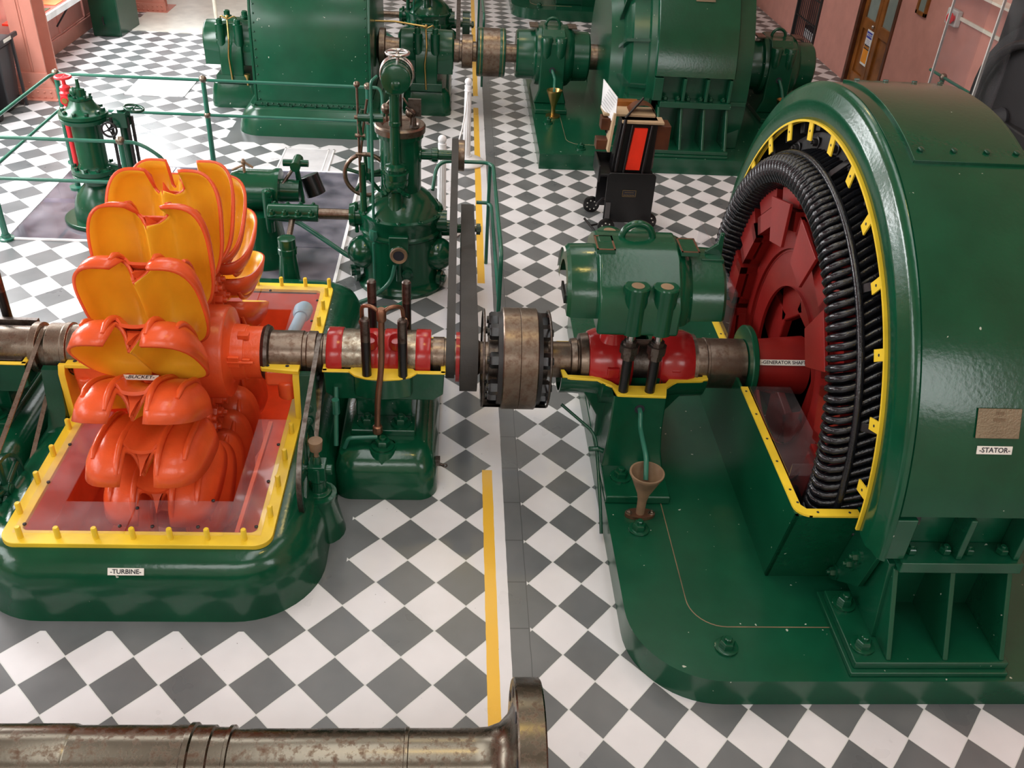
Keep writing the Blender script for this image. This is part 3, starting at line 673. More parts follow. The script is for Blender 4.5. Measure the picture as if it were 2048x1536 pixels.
# ---- turbine shaft with bearing shells
ts = thing('turbine_shaft', (-5, YA, ZA), 'brown steel turbine shaft with red ringed bearing shell, between wheel and coupling', 'shaft')
def L(prof, n=40, y=YA, z=ZA):   # lathe about the shaft axis with absolute x
    return MB().lathe((prof[0][0], y, z), X_, [(x-prof[0][0], r) for x, r in prof], n)
build('journal', L([(-5.56, 0.36), (-5.56, 0.42), (-4.98, 0.42), (-4.97, 0.40), (-4.90, 0.40), (-4.89, 0.42), (-4.74, 0.42), (-4.73, 0.35), (-4.62, 0.35), (-4.61, 0.38), (-4.55, 0.38), (-4.5, 0.34), (-1.8, 0.34), (-1.75, 0.3), (-1.62, 0.3), (-1.5, 0.34), (-1.35, 0.5)]), steel_b, ts, bev=0.008)
build('oil_thrower', L([(-5.7, 0.4), (-5.7, 0.49), (-5.64, 0.52), (-5.58, 0.49), (-5.56, 0.43), (-5.55, 0.4)]), steel_k, ts)
build('shell_liner', L([(-4.5, 0.3), (-4.5, 0.485), (-2.68, 0.485), (-2.68, 0.3)]), steel_m, ts, bev=0.01)
for a, b, r in ((-4.53, -4.25, 0.51), (-3.88, -3.60, 0.5), (-3.5, -3.22, 0.5), (-2.93, -2.66, 0.505)):
    build('red_ring', L([(a, 0.3), (a, r-0.01), (a+0.02, r), (b-0.02, r), (b, r-0.01), (b, 0.3)]), red, ts)
for x in (-3.74, -3.36+0.08): build('oil_cup', MB().lathe((x, 5.3, 2.6), (0, -0.35, 1), [(0, 0.14), (0.16, 0.13), (0.18, 0.12), (0.1, 0.08)], 18), red, ts)
build('collar', L([(-2.62, 0.3), (-2.62, 0.37), (-2.42, 0.37), (-2.41, 0.345), (-2.25, 0.345)]), steel_b, ts)
build('red_band', L([(-2.2, 0.3), (-2.2, 0.47), (-2.13, 0.47), (-2.13, 0.3)]), red, ts)
build('left_journal', L([(-14, 0.38), (-9.76, 0.38), (-9.75, 0.46), (-9.62, 0.46), (-9.6, 0.36), (-9.5, 0.36), (-9.47, 0.45), (-9.2, 0.45), (-9.19, 0.47), (-9.1, 0.47), (-9.09, 0.43), (-8.8, 0.43)]), steel_m, ts, bev=0.01)
build('bearing_strap', MB().box(-11.4, -9.85, 5.1, 5.2, 2.1, 2.22).box(-11.4, -9.85, 6.0, 6.1, 2.3, 2.5), steel_k, ts, bev=0.01)

# ---- pelton wheel
pw = thing('bucket_wheel', (-7.1, YA, ZA), 'orange turbine wheel ringed with double-cup buckets, yellow inside', 'turbine wheel')
build('hub', L([(-8.85, 0.3), (-8.85, 0.52), (-8.2, 0.54), (-8.15, 0.86), (-7.6, 0.88), (-7.55, 1.3), (-7.5, 1.45), (-6.95, 1.45), (-6.9, 1.3), (-6.86, 0.90), (-6.83, 0.86), (-6.35, 0.86), (-6.29, 0.82), (-6.28, 0.60), (-6.22, 0.52), (-6.0, 0.50), (-5.99, 0.48), (-5.68, 0.48), (-5.68, 0.3)], 56), orange, pw, bev=0.008)
m = MB()
for a in (200, 215, 80): 
    q = math.radians(a); p = Vector((-6.1, YA+0.5*math.cos(q), ZA+0.5*math.sin(q))); n = Vector((0, math.cos(q), math.sin(q)))
build('hub_clamp', MB().box(-6.25, -6.05, 5.02, 5.1, 2.2, 2.42).box(-6.0, -5.86, 5.03, 5.09, 2.24, 2.38).cyl((-6.3, 5.04, 2.31), (-5.8, 5.04, 2.31), 0.03).box(-6.1, -5.9, 5.3, 5.45, 2.62, 2.72), orange, pw, bev=0.015)
def bucket_meshes():
    cx, ax, bl, D, nexp = 0.43, 0.47, 0.90, 0.54, 2.9
    def depth(x, l):
        u = abs((abs(x)-cx)/ax); v = abs(l/bl); e = u**nexp+v**nexp
        d = D*max(0.0, 1-e)**0.55
        rl = min(1.0, max(0.0, (0.62-l)/0.25)) if l > 0.37 else 1.0
        d *= 1-0.90*math.exp(-(abs(x)/0.13)**1.6)
        return d
    def bound(sx, ph):
        # distance from lobe centre to the outline in direction ph (ph measured so 0 = away from the splitter)
        c, s_ = math.cos(ph), math.sin(ph)
        r = (abs(c/ax)**nexp+abs(s_/bl)**nexp)**(-1/nexp)
        if c < 0: r = min(r, cx/(-c))
        # notch at the tip
        def cut(r_):
            x = cx+c*r_; l = s_*r_
            if l < 0.3 or x > 0.27: return False
            lim = 0.78-x*3.0 if x < 0.09 else 0.51+0.10*((x-0.09)/0.18)**3
            return l > max(0.51, lim)
        k = 0.0
        if cut(r):
            lo, hi = 0.0, r
            for _ in range(24):
                mid = (lo+hi)/2
                if cut(mid): hi = mid
                else: lo = mid
            r = lo
        return r
    bm = bmesh.new(); N = 72; K = 11
    for sx in (-1, 1):
        cv = bm.verts.new((sx*cx, 0, -depth(cx, 0))); prev = None; rings = []
        for k in range(1, K+1):
            t = (k/K)**0.85; ring = []
            for i in range(N):
                ph = 2*PI*i/N; r = bound(sx, ph)*t
                x = cx+math.cos(ph)*r; l = math.sin(ph)*r
                ring.append(bm.verts.new((sx*x, l, -depth(x, l))))
            rings.append(ring)
        for i in range(N): bm.faces.new([cv, rings[0][i], rings[0][(i+1) % N]][::sx])
        for k in range(K-1):
            for i in range(N):
                j = (i+1) % N; bm.faces.new([rings[k][i], rings[k+1][i], rings[k+1][j], rings[k][j]][::sx])
    bmesh.ops.remove_doubles(bm, verts=bm.verts, dist=0.004)
    bmesh.ops.recalc_face_normals(bm, faces=bm.faces[:])
    if sum(f.normal.z*f.calc_area() for f in bm.faces) < 0: bmesh.ops.reverse_faces(bm, faces=bm.faces[:])
    for v in bm.verts: v.co *= S
    for f in bm.faces: f.smooth = True
    me = bpy.data.meshes.new('bucket'); bm.to_mesh(me); bm.free(); me.materials.append(bucket_y); me.materials.append(orange)
    # ribs on the back
    ribs = []
    for x0 in (-0.70, -0.31, 0.31, 0.70):
        pts = []; rr = []; m = MB()
        for i in range(15):
            l = -0.8+i*(1.72 if abs(x0) < 0.5 else 1.5)/14; l = min(l, 0.88)
            x = x0*(1-0.10*max(0, -l)); d = depth(x, min(l, 0.42) if abs(x0) < 0.2 else l)
            if abs(x0) < 0.5 and l > 0.3: d = depth(x0+math.copysign(0.06, x0), l)
            pts.append((x, l, -d-0.09)); rr.append(0.05 if 0 < i < 14 else 0.03)
        m.tube(pts, rr, 8); ribs.append(build('rib', m, orange, mesh_only=True))
    # solid web between the two cups, ending in the pointed splitter tooth
    m = MB(); rs = []
    def lobe(l): return D*max(0.0, 1-abs(0.13/ax)**nexp-abs(l/bl)**nexp)**0.55
    for i in range(15):
        l = -0.86+1.37*i/14; d0 = lobe(l); xs = [-0.34+0.68*j/12 for j in range(13)]
        wq = [max(d0*(0.80+0.20*(x/0.34)**2), depth(x, l)+0.062) for x in xs]
        l2 = [l+(0.0 if i < 14 else 0.05*math.cos(x/0.34*PI/2)) for x in xs]
        rs.append([(x, a, -d-0.012) for x, a, d in zip(xs, l2, wq)]+[(x, a, -d-0.07) for x, a, d in zip(xs[::-1], l2[::-1], wq[::-1])])
    m.rings(rs)
    dz = lobe(0.5)*0.82
    m.rings([[(-0.03, 0.45, -0.14), (0.03, 0.45, -0.14), (0.12, 0.45, -dz), (-0.12, 0.45, -dz)], [(-0.02, 0.58, -0.12), (0.02, 0.58, -0.12), (0.05, 0.56, -dz*0.7), (-0.05, 0.56, -dz*0.7)], [(-0.008, 0.72, -0.09), (0.008, 0.72, -0.09), (0.008, 0.70, -0.13), (-0.008, 0.70, -0.13)]])
    web = build('web', m, orange, mesh_only=True, smooth=50)
    # shank that reaches into the hub
    m = MB()
    m.rings([[(-0.45, -0.80, -0.45), (0.45, -0.80, -0.45), (0.45, -0.90, -0.06), (-0.45, -0.90, -0.06)], [(-0.32, -1.05, -0.48), (0.32, -1.05, -0.48), (0.32, -1.0, -0.12), (-0.32, -1.0, -0.12)], [(-0.28, -1.5, -0.5), (0.28, -1.5, -0.5), (0.28, -1.5, -0.15), (-0.28, -1.5, -0.15)]])
    shank = build('shank', m, orange, mesh_only=True)
    sbs = [build('shank_bolt', MB().bolt((0.27*q, l, -0.3), (q, 0, 0), 0.11, 0.16), orange, mesh_only=True) for q in (-1, 1) for l in (-0.98, -1.25)]
    return me, ribs+[web], shank, sbs
bme, rib_me, shank_me, sb_me = bucket_meshes()
lean = math.radians(18); Rc = 2.50
for k in range(18):
    th = math.radians(170.5+20*k-1.0)
    er = Vector((0, math.cos(th), math.sin(th))); et = Vector((0, -math.sin(th), math.cos(th)))
    el = er*math.cos(lean)-et*math.sin(lean); en = et*math.cos(lean)+er*math.sin(lean)
    p = er*Rc+et*0.12
    ex = el.cross(en)
    Mx = Matrix((ex, el, en)).transposed()
    b_o = bpy.data.objects.new('bucket', bme); C.objects.link(b_o); b_o.parent = pw; b_o.location = p*S; b_o.rotation_euler = Mx.to_euler()
    md = b_o.modifiers.new('wall', 'SOLIDIFY'); md.thickness = 0.055*S; md.offset = -1; md.material_offset = 1; md.material_offset_rim = 1
    for nm, me_ in [('rib' if rr_ is not rib_me[-1] else 'web', rr_) for rr_ in rib_me]+[('shank', shank_me)]+[('shank_bolt', q) for q in sb_me]:
        q = bpy.data.objects.new(nm, me_); C.objects.link(q); q.parent = b_o
    if k == 0: lab_parent = b_o
pl = build('name_label', MB().box(-0.27, 0.27, -0.052, 0.052, 0, 0.012), label_m, mesh_only=True)
o = bpy.data.objects.new('name_label', pl); C.objects.link(o); o.parent = lab_parent
o.location = Vector((-0.02, 0.14, -0.625))*S; o.rotation_euler = (math.radians(180+38), 0, 0); o['label'] = 'white label lettered BUCKET'
BUCKET_LABEL = o
cu = bpy.data.curves.new('lettering', 'FONT'); cu.body = '-BUCKET-'; cu.size = 0.10*S; cu.align_x = 'CENTER'; cu.align_y = 'CENTER'; cu.offset = 0.0006; cu.resolution_u = 3
to = bpy.data.objects.new('tmp', cu); C.objects.link(to); dg = bpy.context.evaluated_depsgraph_get(); tme = bpy.data.meshes.new_from_object(to.evaluated_get(dg)); bpy.data.objects.remove(to)
bmx = bmesh.new(); bmx.from_mesh(tme)
for f in bmx.faces: f.material_index = 1
for v in bmx.verts: v.co.z += 0.016*S
bmx.from_mesh(pl); bmx.to_mesh(pl); bmx.free(); pl.materials.append(ink)

# ---- belts, small pumps
def belt_mesh(c1, r1, c2, r2, x0, x1, th, n=24):
    # c = (y, z); open belt round two pulleys
    d = math.hypot(c2[0]-c1[0], c2[1]-c1[1]); base = math.atan2(c2[1]-c1[1], c2[0]-c1[0]); al = math.acos((r1-r2)/d)
    pts = []
    def seg(c, r, a0, a1):
        for i in range(n+1):
            a = a0+(a1-a0)*i/n; pts.append((c[0]+r*math.cos(a), c[1]+r*math.sin(a), math.cos(a), math.sin(a)))
    seg(c1, r1, base+al, base+2*PI-al); seg(c2, r2, base-al, base+al)
    m = MB(); m.rings([[(x0, y, z), (x1, y, z), (x1, y+a*th, z+b*th), (x0, y+a*th, z+b*th)] for y, z, a, b in pts], loop=True)
    return m
GY, GX = 12.7, -3.62
o = build('drive_belt', belt_mesh((YA, ZA), 0.37, (GY, 3.42), 0.37, -2.38, -2.22, 0.03), belt_m); setp(o, 'narrow dark flat belt from the nearest shaft up to the governor pulley', 'belt')
o = build('drive_belt', belt_mesh((YA, ZA), 0.60, (GY, 1.5), 0.58, -2.12, -1.80, 0.035), belt_m); setp(o, 'wide dark flat belt beside the coupling of the nearest shaft', 'belt')
o = build('pump_belt', belt_mesh((YA, ZA), 0.36, (3.28, 1.35), 0.76, -4.73, -4.65, 0.02), steel_k); setp(o, 'thin rusty belt looping from shaft to the small pump pulley right of the wheel', 'belt')
o = build('pump_belt', belt_mesh((YA, ZA), 0.37, (3.0, 1.05), 0.62, -9.6, -9.52, 0.02), steel_m); setp(o, 'thin shiny belt from the shaft to the small pulley left of the wheel', 'belt')
def pump(x, y, z, s, label, r):
    t = thing('oil_pump', (x, y, z-0.5), label, 'pump')
    build('pump_body', MB().lathe((x, y, z-0.52), Z_, [(0, 0.22), (0.06, 0.22), (0.08, 0.14), (0.3, 0.13), (0.32, 0.16), (0.62, 0.16), (0.64, 0.08), (0.8, 0.06)], 18).cyl((x-0.3*s, y, z), (x+0.25*s, y, z), 0.09).box(x-0.15, x+0.15, y-0.15, y+0.15, z-0.14, z+0.14), green, t, bev=0.015)
    build('oil_cup', MB().lathe((x, y, z+0.28), Z_, [(0, 0.04), (0.12, 0.04), (0.14, 0.1), (0.3, 0.12), (0.33, 0.12)], 16), rust_c, t)
    m = MB(); xp = x-0.19*s
    m.rings([[(xp-0.05, y+rr*math.cos(a), z+rr*math.sin(a)) for a in [2*PI*i/40 for i in range(40)]] for rr in (r,)]+[[(xp+0.05, y+r*math.cos(a), z+r*math.sin(a)) for a in [2*PI*i/40 for i in range(40)]], [(xp+0.05, y+(r-0.07)*math.cos(a), z+(r-0.07)*math.sin(a)) for a in [2*PI*i/40 for i in range(40)]], [(xp-0.05, y+(r-0.07)*math.cos(a), z+(r-0.07)*math.sin(a)) for a in [2*PI*i/40 for i in range(40)]]], loop=True)
    m.cyl((xp-0.08, y, z), (xp+0.08, y, z), 0.12)
    for k in range(5):
        a = 2*PI*k/5+0.3; m.tube([(xp, y, z), (xp, y+(r-0.05)*math.cos(a), z+(r-0.05)*math.sin(a))], 0.05, 8)
    build('pulley', m, green_d, t, bev=0.01)
    return t
pump(-4.5, 3.28, 1.35, 1, 'small green oil pump with pulley at the casing corner, right of the wheel', 0.75)
pump(-9.75, 3.0, 1.05, -1, 'small green pump with spoked pulley at the left picture edge, front of the bearing', 0.6)

# ---- coupling
cpn = thing('shaft_coupling', (-1.0, YA, ZA), 'brown steel disc coupling with black nuts on the nearest shaft', 'coupling')
build('disc', L([(-1.36, 0.3), (-1.36, 0.93), (-1.34, 0.95), (-1.05, 0.95), (-1.045, 0.94), (-1.035, 0.95), (-0.74, 0.95), (-0.72, 0.93), (-0.72, 0.3)], 72), steel_b, cpn)
build('inner_flange', L([(-1.6, 0.3), (-1.6, 0.5), (-1.36, 0.5), (-1.36, 0.3)]), steel_k, cpn); build('inner_flange', L([(-0.72, 0.3), (-0.72, 0.5), (-0.52, 0.5), (-0.52, 0.3)]), steel_k, cpn)
build('void_shade_disc', L([(-1.44, 0.3), (-1.44, 0.86), (-1.36, 0.88), (-1.36, 0.3)], 48), black_m, cpn); build('void_shade_disc', L([(-0.72, 0.3), (-0.72, 0.88), (-0.64, 0.86), (-0.64, 0.3)], 48), black_m, cpn)  # black discs stand in for the shaded void behind the nuts
me = build('nut', MB().lathe((0, 0, 0), Z_, [(0, 0.145), (0.2, 0.15), (0.24, 0.12)], 6).cyl((0, 0, 0.2), (0, 0, 0.28), 0.07), black, mesh_only=True)
for k in range(8):
    a = 2*PI*(k+0.35)/8; y, z = YA+0.71*math.cos(a), ZA+0.71*math.sin(a)
    inst('nut', me, cpn, (-1.36, y, z), aim((-1, 0, 0))); inst('nut', me, cpn, (-0.72, y, z), aim(X_))
m = MB()
for x in (-1.70, -0.50): m.torus((x, YA, ZA), X_, 0.9, 0.022, 40, 6)
m.lathe((-1.70, YA, ZA), X_, [(0, 0.92), (1.2, 0.92), (1.2, 0.89), (0, 0.89)], 24, False, math.radians(50), math.radians(150))
build('guard_cage', m, steel_k, cpn)

# ---- generator side bearing
gb = thing('generator_bearing', (1.1, 5.6, 0.53), 'green bearing pedestal with yellow cut face, raised cap off, beside the coupling', 'bearing pedestal')
m = MB(); m.lathe((-0.27, YA, ZA), X_, [(0, 0.58), (0, 0.62), (0.25, 0.62), (0.7, 0.66), (0.75, 0.8), (1.95, 0.8), (2.0, 0.66), (2.7, 0.62), (2.7, 0.56), (2.0, 0.56), (0.7, 0.56)], 26, False, 0, PI)
build('lower_shell', m, green, gb)
m = MB()
m.rings([[(0.62, 4.42, 2.19), (1.58, 4.42, 2.19), (1.58, 6.7, 2.19), (0.62, 6.7, 2.19)][::-1], [(0.62, 4.42, 1.5), (1.6, 4.42, 1.5), (1.6, 6.7, 1.5), (0.62, 6.7, 1.5)][::-1], [(0.60, 4.42, 0.95), (1.65, 4.42, 0.95), (1.65, 6.75, 0.95), (0.60, 6.75, 0.95)][::-1], [(0.55, 4.3, 0.68), (1.7, 4.3, 0.68), (1.7, 6.9, 0.68), (0.55, 6.9, 0.68)][::-1]], cap=False)
build('column', m, green, gb, bev=0.03)
m = MB()
for xs, xe in ((0.1, 0.62), (1.58, 2.1)):
    m.rings([[(xs+0.0, YA-0.55, 1.95), (xe, YA-0.55, 1.95), (xe, YA+0.5, 1.95), (xs, YA+0.5, 1.95)], [((xe if xs < 1 else xs)-0.12, YA-0.4, 1.2), ((xe if xs < 1 else xs)+0.12, YA-0.4, 1.2), ((xe if xs < 1 else xs)+0.12, YA+0.4, 1.2), ((xe if xs < 1 else xs)-0.12, YA+0.4, 1.2)], [((xe if xs < 1 else xs)-0.12, YA-0.4, 0.7), ((xe if xs < 1 else xs)+0.12, YA-0.4, 0.7), ((xe if xs < 1 else xs)+0.12, YA+0.4, 0.7), ((xe if xs < 1 else xs)-0.12, YA+0.4, 0.7)]])
build('web', m, green, gb, bev=0.04)
build('foot', MB().box(0.53, 1.70, 3.43, 7.3, 0.53, 0.69), green, gb, bev=0.03)
bolts('bolt', gb, green, [(0.86, 3.98, 0.69), (1.42, 3.98, 0.69), (0.86, 7.0, 0.69), (1.42, 7.0, 0.69)], Z_, 0.13, 0.14)
def strip(m, pts, w, z0, z1):
    # band of constant width along a path in the horizontal plane (offset towards +y side)
    for (xa, ya), (xb, yb) in zip(pts, pts[1:]):
        dx, dy = xb-xa, yb-ya; L_ = math.hypot(dx, dy); nx, ny = -dy/L_*w, dx/L_*w
        m.prism([(xa, ya), (xb, yb), (xb+nx, yb+ny), (xa+nx, ya+ny)], 'z', z0, z1)
m = MB(); m.prism([(-0.27, 5.2), (-0.25, 4.98), (-0.1, 4.93), (0.38, 4.9), (0.5, 4.78), (0.62, 4.7), (0.68, 4.42), (1.56, 4.40), (1.62, 4.68), (1.76, 4.82), (1.86, 4.9), (2.3, 4.93), (2.45, 4.98), (2.45, 5.25), (2.38, 5.25), (2.36, 5.06), (1.84, 5.0), (1.7, 4.95), (1.62, 4.82), (1.45, 4.8), (1.4, 4.72), (0.72, 4.72), (0.62, 4.84), (0.5, 4.92), (0.38, 5.0), (-0.15, 5.03), (-0.2, 5.2)], 'z', 2.17, 2.225)
m.prism([(-0.27, 6.0), (2.45, 6.0), (2.45, 6.2), (-0.27, 6.2)], 'z', 2.17, 2.225)
build('cut_face', m, yellow, gb, bev=0.01)
for x in (0.80, 1.28):
    q = build('cap_stud', MB().cyl((x, 4.55, 2.1), (x, 4.55, 2.95), 0.09, n=20), black, gb)
    build('nut', MB().lathe((x, 4.55, 2.92), Z_, [(0, 0.13), (0.12, 0.13), (0.125, 0.17), (0.28, 0.17), (0.285, 0.12), (0.36, 0.12)], 8), steel_k, q)
    build('stud_top', MB().cyl((x, 4.55, 3.2), (x, 4.55, 3.6), 0.075), steel_l, q)
    q = build('cap_stud', MB().cyl((x, 6.6, 2.1), (x, 6.6, 3.6), 0.09, n=20), black, gb)
build('oil_pipe', MB().tube([(1.12, 4.42, 1.92), (1.12, 4.28, 1.92), (1.1, 4.1, 1.75), (1.12, 3.4, 1.62), (1.1, 3.12, 1.35)], 0.045, 10, fillet=0.12), pipe_g, gb)
build('pipe_hole', MB().cyl((1.12, 4.43, 1.92), (1.12, 4.405, 1.92), 0.09), ink, gb)
build('side_pipe', MB().tube([(-0.2, 5.1, 1.5), (0.42, 4.6, 1.2), (0.44, 4.2, 0.9), (0.44, 3.4, 0.5), (0.44, 3.0, 0.2)], 0.03, 8, fillet=0.2).tube([(0.3, 4.4, 1.0), (0.45, 4.35, 1.05), (0.55, 4.35, 1.0)], 0.05, 8), green_d, gb)
tf = thing('oil_funnel', (1.1, 3.1, 0.53), 'rusty metal oil funnel standing on the green plate in front of the nearest bearing', 'funnel')
build('cone', MB().lathe((1.1, 3.12, 0.6), Z_, [(0, 0.075), (0.3, 0.08), (0.45, 0.11), (0.85, 0.27), (0.9, 0.30), (0.93, 0.30), (0.93, 0.27), (0.87, 0.245), (0.5, 0.07), (0.45, 0.0)], 32), rust_c, tf)
build('foot', MB().prism([(x*1.0+1.1, y+3.12) for x, y in [(0.27*math.cos(a)*(1 if abs(math.cos(a)) > 0 else 1), 0.13*math.sin(a)) for a in [2*PI*i/24 for i in range(24)]]], 'z', 0.535, 0.60), copper, tf)
bolts('screw', tf, steel_m, [(0.9, 3.12, 0.60), (1.3, 3.12, 0.60)], Z_, 0.04, 0.04)

# ---- red bearing shell and generator shaft
gs = thing('generator_shaft', (3, YA, ZA), 'red and brown generator shaft labelled GENERATOR SHAFT running into the open stator', 'shaft')
build('journal', L([(-0.55, 0.34), (-0.08, 0.34), (-0.07, 0.4), (0.04, 0.42), (0.05, 0.38), (0.08, 0.38), (0.09, 0.5), (0.24, 0.52), (0.24, 0.3)]), steel_b, gs, bev=0.008)
build('journal', L([(0.9, 0.35), (0.9, 0.42), (1.75, 0.42), (1.75, 0.35)]), steel_k, gs)
m = L([(0.24, 0.4), (0.24, 0.55), (0.35, 0.6), (0.62, 0.66), (0.8, 0.65), (1.0, 0.6), (1.05, 0.55), (1.05, 0.4)], 44)
m.lathe((0.66, YA-0.12, ZA+0.55), Z_, [(0, 0.26), (0.14, 0.2), (0.2, 0.19)], 20); m.box(0.55, 0.77, YA-0.68, YA-0.4, ZA+0.04, ZA+0.25)
build('red_shell', m, red, gs, bev=0.02)
m = L([(1.55, 0.4), (1.55, 0.56), (1.7, 0.62), (2.05, 0.62), (2.2, 0.56), (2.2, 0.4)], 44); m.box(1.74, 1.92, YA-0.60, YA-0.4, ZA+0.0, ZA+0.2)
build('red_shell', m, red, gs, bev=0.02)
build('shaft_end', L([(2.2, 0.4), (2.2, 0.54), (2.26, 0.55), (2.28, 0.47), (2.45, 0.47), (2.46, 0.485), (2.5, 0.485), (2.51, 0.475), (3.2, 0.475), (3.22, 0.4)]), steel_b, gs)
build('green_disc', L([(3.22, 0.3), (3.22, 0.72), (3.24, 0.74), (3.32, 0.74), (3.34, 0.72), (3.34, 0.3)], 56), green_s, gs)
build('red_shaft', L([(3.34, 0.3), (3.34, 0.47), (4.35, 0.56), (4.45, 0.7), (4.5, 0.9), (4.6, 1.0), (5.4, 1.0), (5.4, 0.3)], 56), red_rotor, gs)
label_plate('-GENERATOR SHAFT-', gs, (3.86, YA-0.428, ZA+0.321), (1, -0.071, 0.053), (-0.089, -0.80, 0.6), 0.90, 0.105, 0.088)

# ---- raised cap
def cap_mesh(m, x0, x1, y, z, full=False):
    a0, a1 = (0, 2*PI) if full else (PI, 2*PI)
    m.lathe((x0, y, z), X_, [(0, 0.6), (0, 0.82), (0.06, 0.88), (0.62, 0.9), (0.68, 0.93), (0.74, 1.06), (0.84, 1.08), (1.0, 1.08), (1.12, 1.1), (1.5, 1.12), (1.9, 1.1), (2.0, 1.06), (2.1, 0.94), (2.14, 0.9), (x1-x0-0.06, 0.88), (x1-x0, 0.82), (x1-x0, 0.6)], 40, True, a0, a1)
cp_ = thing('bearing_cap', (1.05, YA, 3.55), 'green bearing cap with lifting eye, raised on rods above the red bearing shell', 'bearing cap')
zc = 3.62
m = MB(); cap_mesh(m, -0.33, 2.42, YA, zc); build('shell', m, green, cp_)
m = MB()
m.prism([(y, z) for y, z in ((4.36, 3.48), (4.36, 4.0), (4.6, 4.32), (5.0, 4.66), (5.4, 4.75), (5.8, 4.75), (6.2, 4.55), (6.5, 4.3), (6.5, 3.48))], 'x', 0.16, 1.56)
build('block', m, green, cp_, bev=0.05)
m = MB()
for x in (0.78, 1.27):
    m.lathe((x, 4.52, 3.49), Z_, [(0, 0.21), (0.7, 0.21), (0.86, 0.22), (0.88, 0.20)], 24)
m.lathe((0.52, 6.3, 3.5), Z_, [(0, 0.22), (1.0, 0.23), (1.02, 0.2)], 24); m.lathe((1.14, 6.3, 3.5), Z_, [(0, 0.22), (1.0, 0.23), (1.02, 0.2)], 24)
bb = build('bolt_boss', m, green, cp_)
for x, y, z in ((0.78, 4.50, 4.372), (1.27, 4.50, 4.372), (0.52, 6.3, 4.522)): build('bolt_hole', MB().cyl((x, y, z), (x, y, z+0.005), 0.11), rust_c, bb)
build('lifting_eye', MB().torus((0.88, 5.6, 4.72), Y_, 0.27, 0.062, 28, 12, PI, 2*PI).cyl((0.61, 5.6, 4.6), (0.61, 5.6, 4.75), 0.062).cyl((1.15, 5.6, 4.6), (1.15, 5.6, 4.75), 0.062), green, cp_)
for x in (0.28, 1.72): 
    hp = build('hand_hole_cover', MB().box(x-0.16, x+0.16, 5.05, 5.6, 4.66, 4.74), green, cp_, bev=0.01)
    m = MB()
    for q in ((x-0.16, x+0.16, 5.05, 5.08), (x-0.16, x+0.16, 5.57, 5.6), (x-0.16, x-0.13, 5.05, 5.6), (x+0.13, x+0.16, 5.05, 5.6)): m.box(*q, 4.74, 4.75)
    build('worn_edge', m, copper, hp)
build('name_strip', MB().box(-0.37, -0.33, 4.95, 5.5, 3.75, 3.9), black, cp_)
build('end_ring', MB().lathe((-0.36, YA, zc), X_, [(0, 0.81), (0.03, 0.83), (0.04, 0.81)], 36, False, PI*1.05, PI*1.5), light_grey, cp_)
build('bracket', MB().prism([(2.1, 4.48), (2.4, 4.48), (2.38, 4.9), (2.32, 4.9), (2.3, 4.7), (2.1, 4.55)], 'y', 5.5, 5.56).box(2.0, 2.4, 5.3, 5.7, 4.42, 4.5), green, cp_, bev=0.01)

# ---- generator base plate
def base_plate(dy, label, corner=1.35, x1=14):
    t = thing('foundation_plate', (4, 5.6+dy, 0), label, 'foundation plate')
    y0, y1 = -0.41+dy, 11.6+dy
    c = arc(0.52+corner, y0+corner, corner, 180, 270, 14) if corner > 0.2 else [(0.52, y0)]
    c2 = arc(0.52+corner, y1-corner, corner, 90, 180, 14) if corner > 0.2 else [(0.52, y1)]
    m = MB(); 
    m.prism(c+[(3.05, y0), (3.05, y1)]+c2, 'z', 0, 0.53)
    m.box(3.05, x1, y0, 1.76+dy, 0, 0.53); m.box(3.05, x1, 9.4+dy, y1, 0, 0.53); m.box(4.0, x1, 1.76+dy, 9.4+dy, 0, 0.53)
    # skirt so the joints do not show as steps
    build('plate', m, green_s, t)
    m = MB(); ins = 1.02
    c = arc(0.52+ins+0.55, y0+ins+0.55, 0.55, 180, 270, 10)
    pts = [(1.54, 5+dy)]+c+[(3.75, y0+ins)]
    for (xa, ya), (xb, yb) in zip(pts, pts[1:]):
        m.tube([(xa, ya, 0.531), (xb, yb, 0.531)], 0.008, 5)
    build('casting_seam', m, rust_c, t)
    bolts('holding_bolt', t, green, [(1.97, 0.21+dy, 0.53), (1.03, 2.76+dy, 0.53), (1.97, 10.9+dy, 0.53)], Z_, 0.12, 0.14)
    return t
base_plate(0, 'green base plate with rounded corner under the nearest generator')

